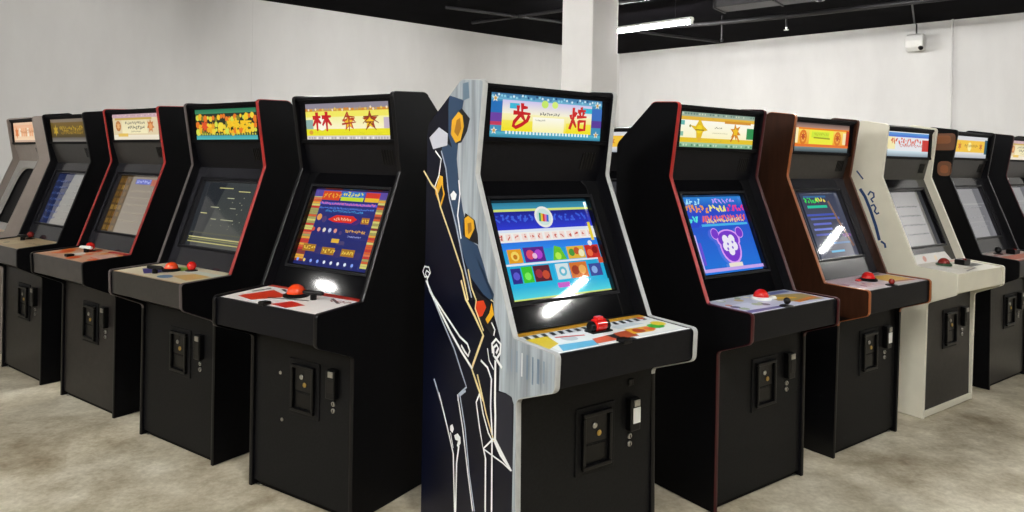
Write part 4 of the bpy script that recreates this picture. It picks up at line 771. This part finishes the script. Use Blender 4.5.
# ------------------------------------------------------------------ ceiling fittings
def tube_light(cx, cy, z, ang, length, label):
    r = tag(empty('tube_light', (cx, cy, z), ang), label, 'ceiling light', 'linear tube lights under the black ceiling')
    MB().prism([(-.05, .02), (-.035, .055), (.035, .055), (.05, .02)], -length / 2, length / 2).build('lamp_housing', HOUS, r, bevel=.002)
    MB().lathe((-length / 2 + .01, 0, 0), (1, 0, 0), [(.015, 0), (.026, .01), (.026, length - .03), (.015, length - .02)], 14).build('lamp_tube', LAMP, r, smooth=True)
    for s in (-1, 1):
        MB().box(s * (length / 2 - .012) - .012, s * (length / 2 - .012) + .012, -.03, .03, -.028, .03).build('lamp_holder', HOUS, r, bevel=.003)
        MB().cyl((s * length * .35, 0, .05), (0, 0, 1), .004, HC - z - .05, 8).build('hanger_rod', PIPE, r)
    return r
ang = math.atan2(-.72, .79)
tube_light(1.575, 9.05, 3.3, ang, 1.56, 'lit tube light beside the white column under the black ceiling')

for x, y, an, ln, lb in ((9.55, 5.45, 2.56, .75, 'short lit tube light near the far right wall, out of view'), (4.84, 2.02, 1.74, .7, 'lit tube light above the aisle right of the corner cabinet, out of view'),
                 (-7.4, 2.3, ang, .3, 'short lit tube light left of the cabinets, out of view'), (-3.6, 1.0, ang, 1.5, 'added lit tube light above the aisle left of the corner cabinet, out of view'), (.6, .6, ang, 1.5, 'added lit tube light above the corner aisle, out of view'),  # last two added for overall room light
                 (-5.6, .1, ang, 1.4, 'added lit tube light in front of the left row of cabinets, out of view'),  # added to brighten the left row's control panels
                 (2.5, -2.2, ang, 1.5, 'added lit tube light behind the viewpoint on the right, out of view'), (-2.5, -2.6, ang, 1.5, 'added lit tube light behind the viewpoint on the left, out of view'),  # both added behind the viewpoint for overall light
                 (-1.6, 6.6, ang, 1.5, 'added lit tube light over the space behind the left row, out of view'), (3.2, 6.2, ang, 1.5, 'added lit tube light over the space behind the right row, out of view')):  # both added to fill the room with light
    tube_light(x, y, 3.4, an, ln, lb)


def pipe(name, pts, r, label, cat, m=PIPE):
    o = MB().tube(pts, r, 12).build(name, m, smooth=True); tag(o, label, cat); return o
zc = HC - .1
pipe('ceiling_conduit', [(-.62, 9.86, zc), (.56, 8.98, zc), (2.6, 7.46, zc)], .022, 'thin dark conduit crossing the black ceiling left of the column', 'conduit')
pipe('ceiling_conduit', [(-.9, 8.9, zc - .0), (1.2, 10.0, zc), (3.2, 11.05, zc)], .02, 'thin dark conduit passing behind the column above the tube light', 'conduit')
pipe('sprinkler_pipe', [(1.64, 10.0, zc - .02), (2.62, 9.55, zc - .02), (3.48, 8.99, zc - .02), (5.2, 7.6, zc - .02)], .03, 'dark sprinkler pipe along the ceiling right of the tube light', 'pipe')
d = tag(empty('air_duct', (2.98, 7.95, HC - .13), math.atan2(-.62, .78)), 'dark rectangular air duct under the ceiling, past the right end of the tube light', 'duct')
MB().box(-.7, .7, -.16, .16, -.06, .09).build('duct_body', DUCT, d, bevel=.01)
for xx in (-.69, 0, .69): MB().box(xx - .012, xx + .012, -.172, .172, -.072, .1).build('duct_flange', PIPE, d, bevel=.003)
MB().cyl((.4, 0, .09), (0, 0, 1), .006, .04, 8).build('duct_hanger', PIPE, d)
h = tag(empty('ceiling_sprinkler', (3.48, 8.99, HC - .24)), 'small pale sprinkler head hanging from the ceiling pipe', 'sprinkler')
MB().cyl((0, 0, -.02), (0, 0, 1), .012, .12, 12).build('drop_nipple', PIPE, h, smooth=True)
MB().lathe((0, 0, -.06), (0, 0, 1), [(.03, 0), (.034, .006), (.01, .014), (.014, .04)], 16).build('deflector', HOUS, h, smooth=True)
r_ = tag(empty('drop_rod', (2.82, 9.56, HC - .36)), 'thin black drop rod hanging right of the tube light', 'rod')
MB().cyl((0, 0, .03), (0, 0, 1), .012, .33, 10).build('rod', PIPE, r_, smooth=True)
MB().lathe((0, 0, 0), (0, 0, 1), [(.012, 0), (.024, .008), (.024, .03), (.012, .04)], 14).build('rod_end', PIPE, r_, smooth=True)
sm = tag(empty('smoke_detector', (3.655, 8.41, HC)), 'small white round detector on the ceiling at the top edge', 'smoke detector')
MB().lathe((0, 0, -.05), (0, 0, 1), [(.05, 0), (.065, .012), (.07, .035), (.07, .05)], 24).build('detector_body', HOUS, sm, smooth=True)
MB().lathe((0, 0, -.056), (0, 0, 1), [(.02, 0), (.022, .008)], 16).build('detector_lens', PLBLACK, sm, smooth=True)
# camera on the right-hand wall: inward normal of that wall
nin = Vector((-.654, -.757)); bx = Vector((5.65, 9.81)) + nin * .0
cam_r = tag(empty('security_camera', (bx.x, bx.y, 3.30), math.atan2(RD.y, RD.x)), 'white boxy security camera mounted high on the right wall', 'security camera')
MB().box(-.09, .09, -.03, -.003, -.09, .1).build('mounting_plate', HOUS, cam_r, bevel=.008)
MB().prism([(-.03, -.09), (-.03, .1), (-.1, .13), (-.19, .1), (-.22, .02), (-.2, -.07), (-.12, -.12)], -.12, .1).build('camera_body', HOUS, cam_r, bevel=.02)
ln = MB().lathe((.07, -.19, -.085), (.5, -1, -.5), [(.03, -.02), (.03, .015), (.024, .02), (.02, .012), (0, .012)], 20).build('camera_lens', PLBLACK, cam_r, smooth=True)
wv = Vector((bx.x, bx.y)) + nin * .014
pipe('wall_conduit', [(wv.x - .02, wv.y, 3.42), (wv.x - .02, wv.y, HC - .03), (wv.x - .08, wv.y - .05, HC - .014), (4.6, 8.15, HC - .014), (3.6, 6.4, HC - .014)], .011, 'thin grey conduit running from the wall camera up across the ceiling', 'conduit', DUCT)

# ------------------------------------------------------------------ camera and output look
cd = bpy.data.cameras.new('camera'); co = bpy.data.objects.new('camera', cd); C.objects.link(co)
cd.sensor_fit = 'HORIZONTAL'; cd.sensor_width = 36.0; cd.lens = 698.38 / 1024 * 36.0
cd.shift_y = (161.28 - 256) / 1024; cd.shift_x = -1.646 / 1024
co.location = (0, 0, 1.5535); co.rotation_euler = (PI / 2, -0.01738, 0)
cd.clip_start = .05; cd.clip_end = 100
S = bpy.context.scene; S.camera = co
w = bpy.data.worlds.new('world'); S.world = w; w.use_nodes = True
w.node_tree.nodes['Background'].inputs['Color'].default_value = (.5, .5, .5, 1); w.node_tree.nodes['Background'].inputs['Strength'].default_value = 0.0
S.view_settings.view_transform = 'Standard'; S.view_settings.look = 'None'; S.view_settings.gamma = 1.0; S.view_settings.use_curve_mapping = False
S.view_settings.exposure = 0.0
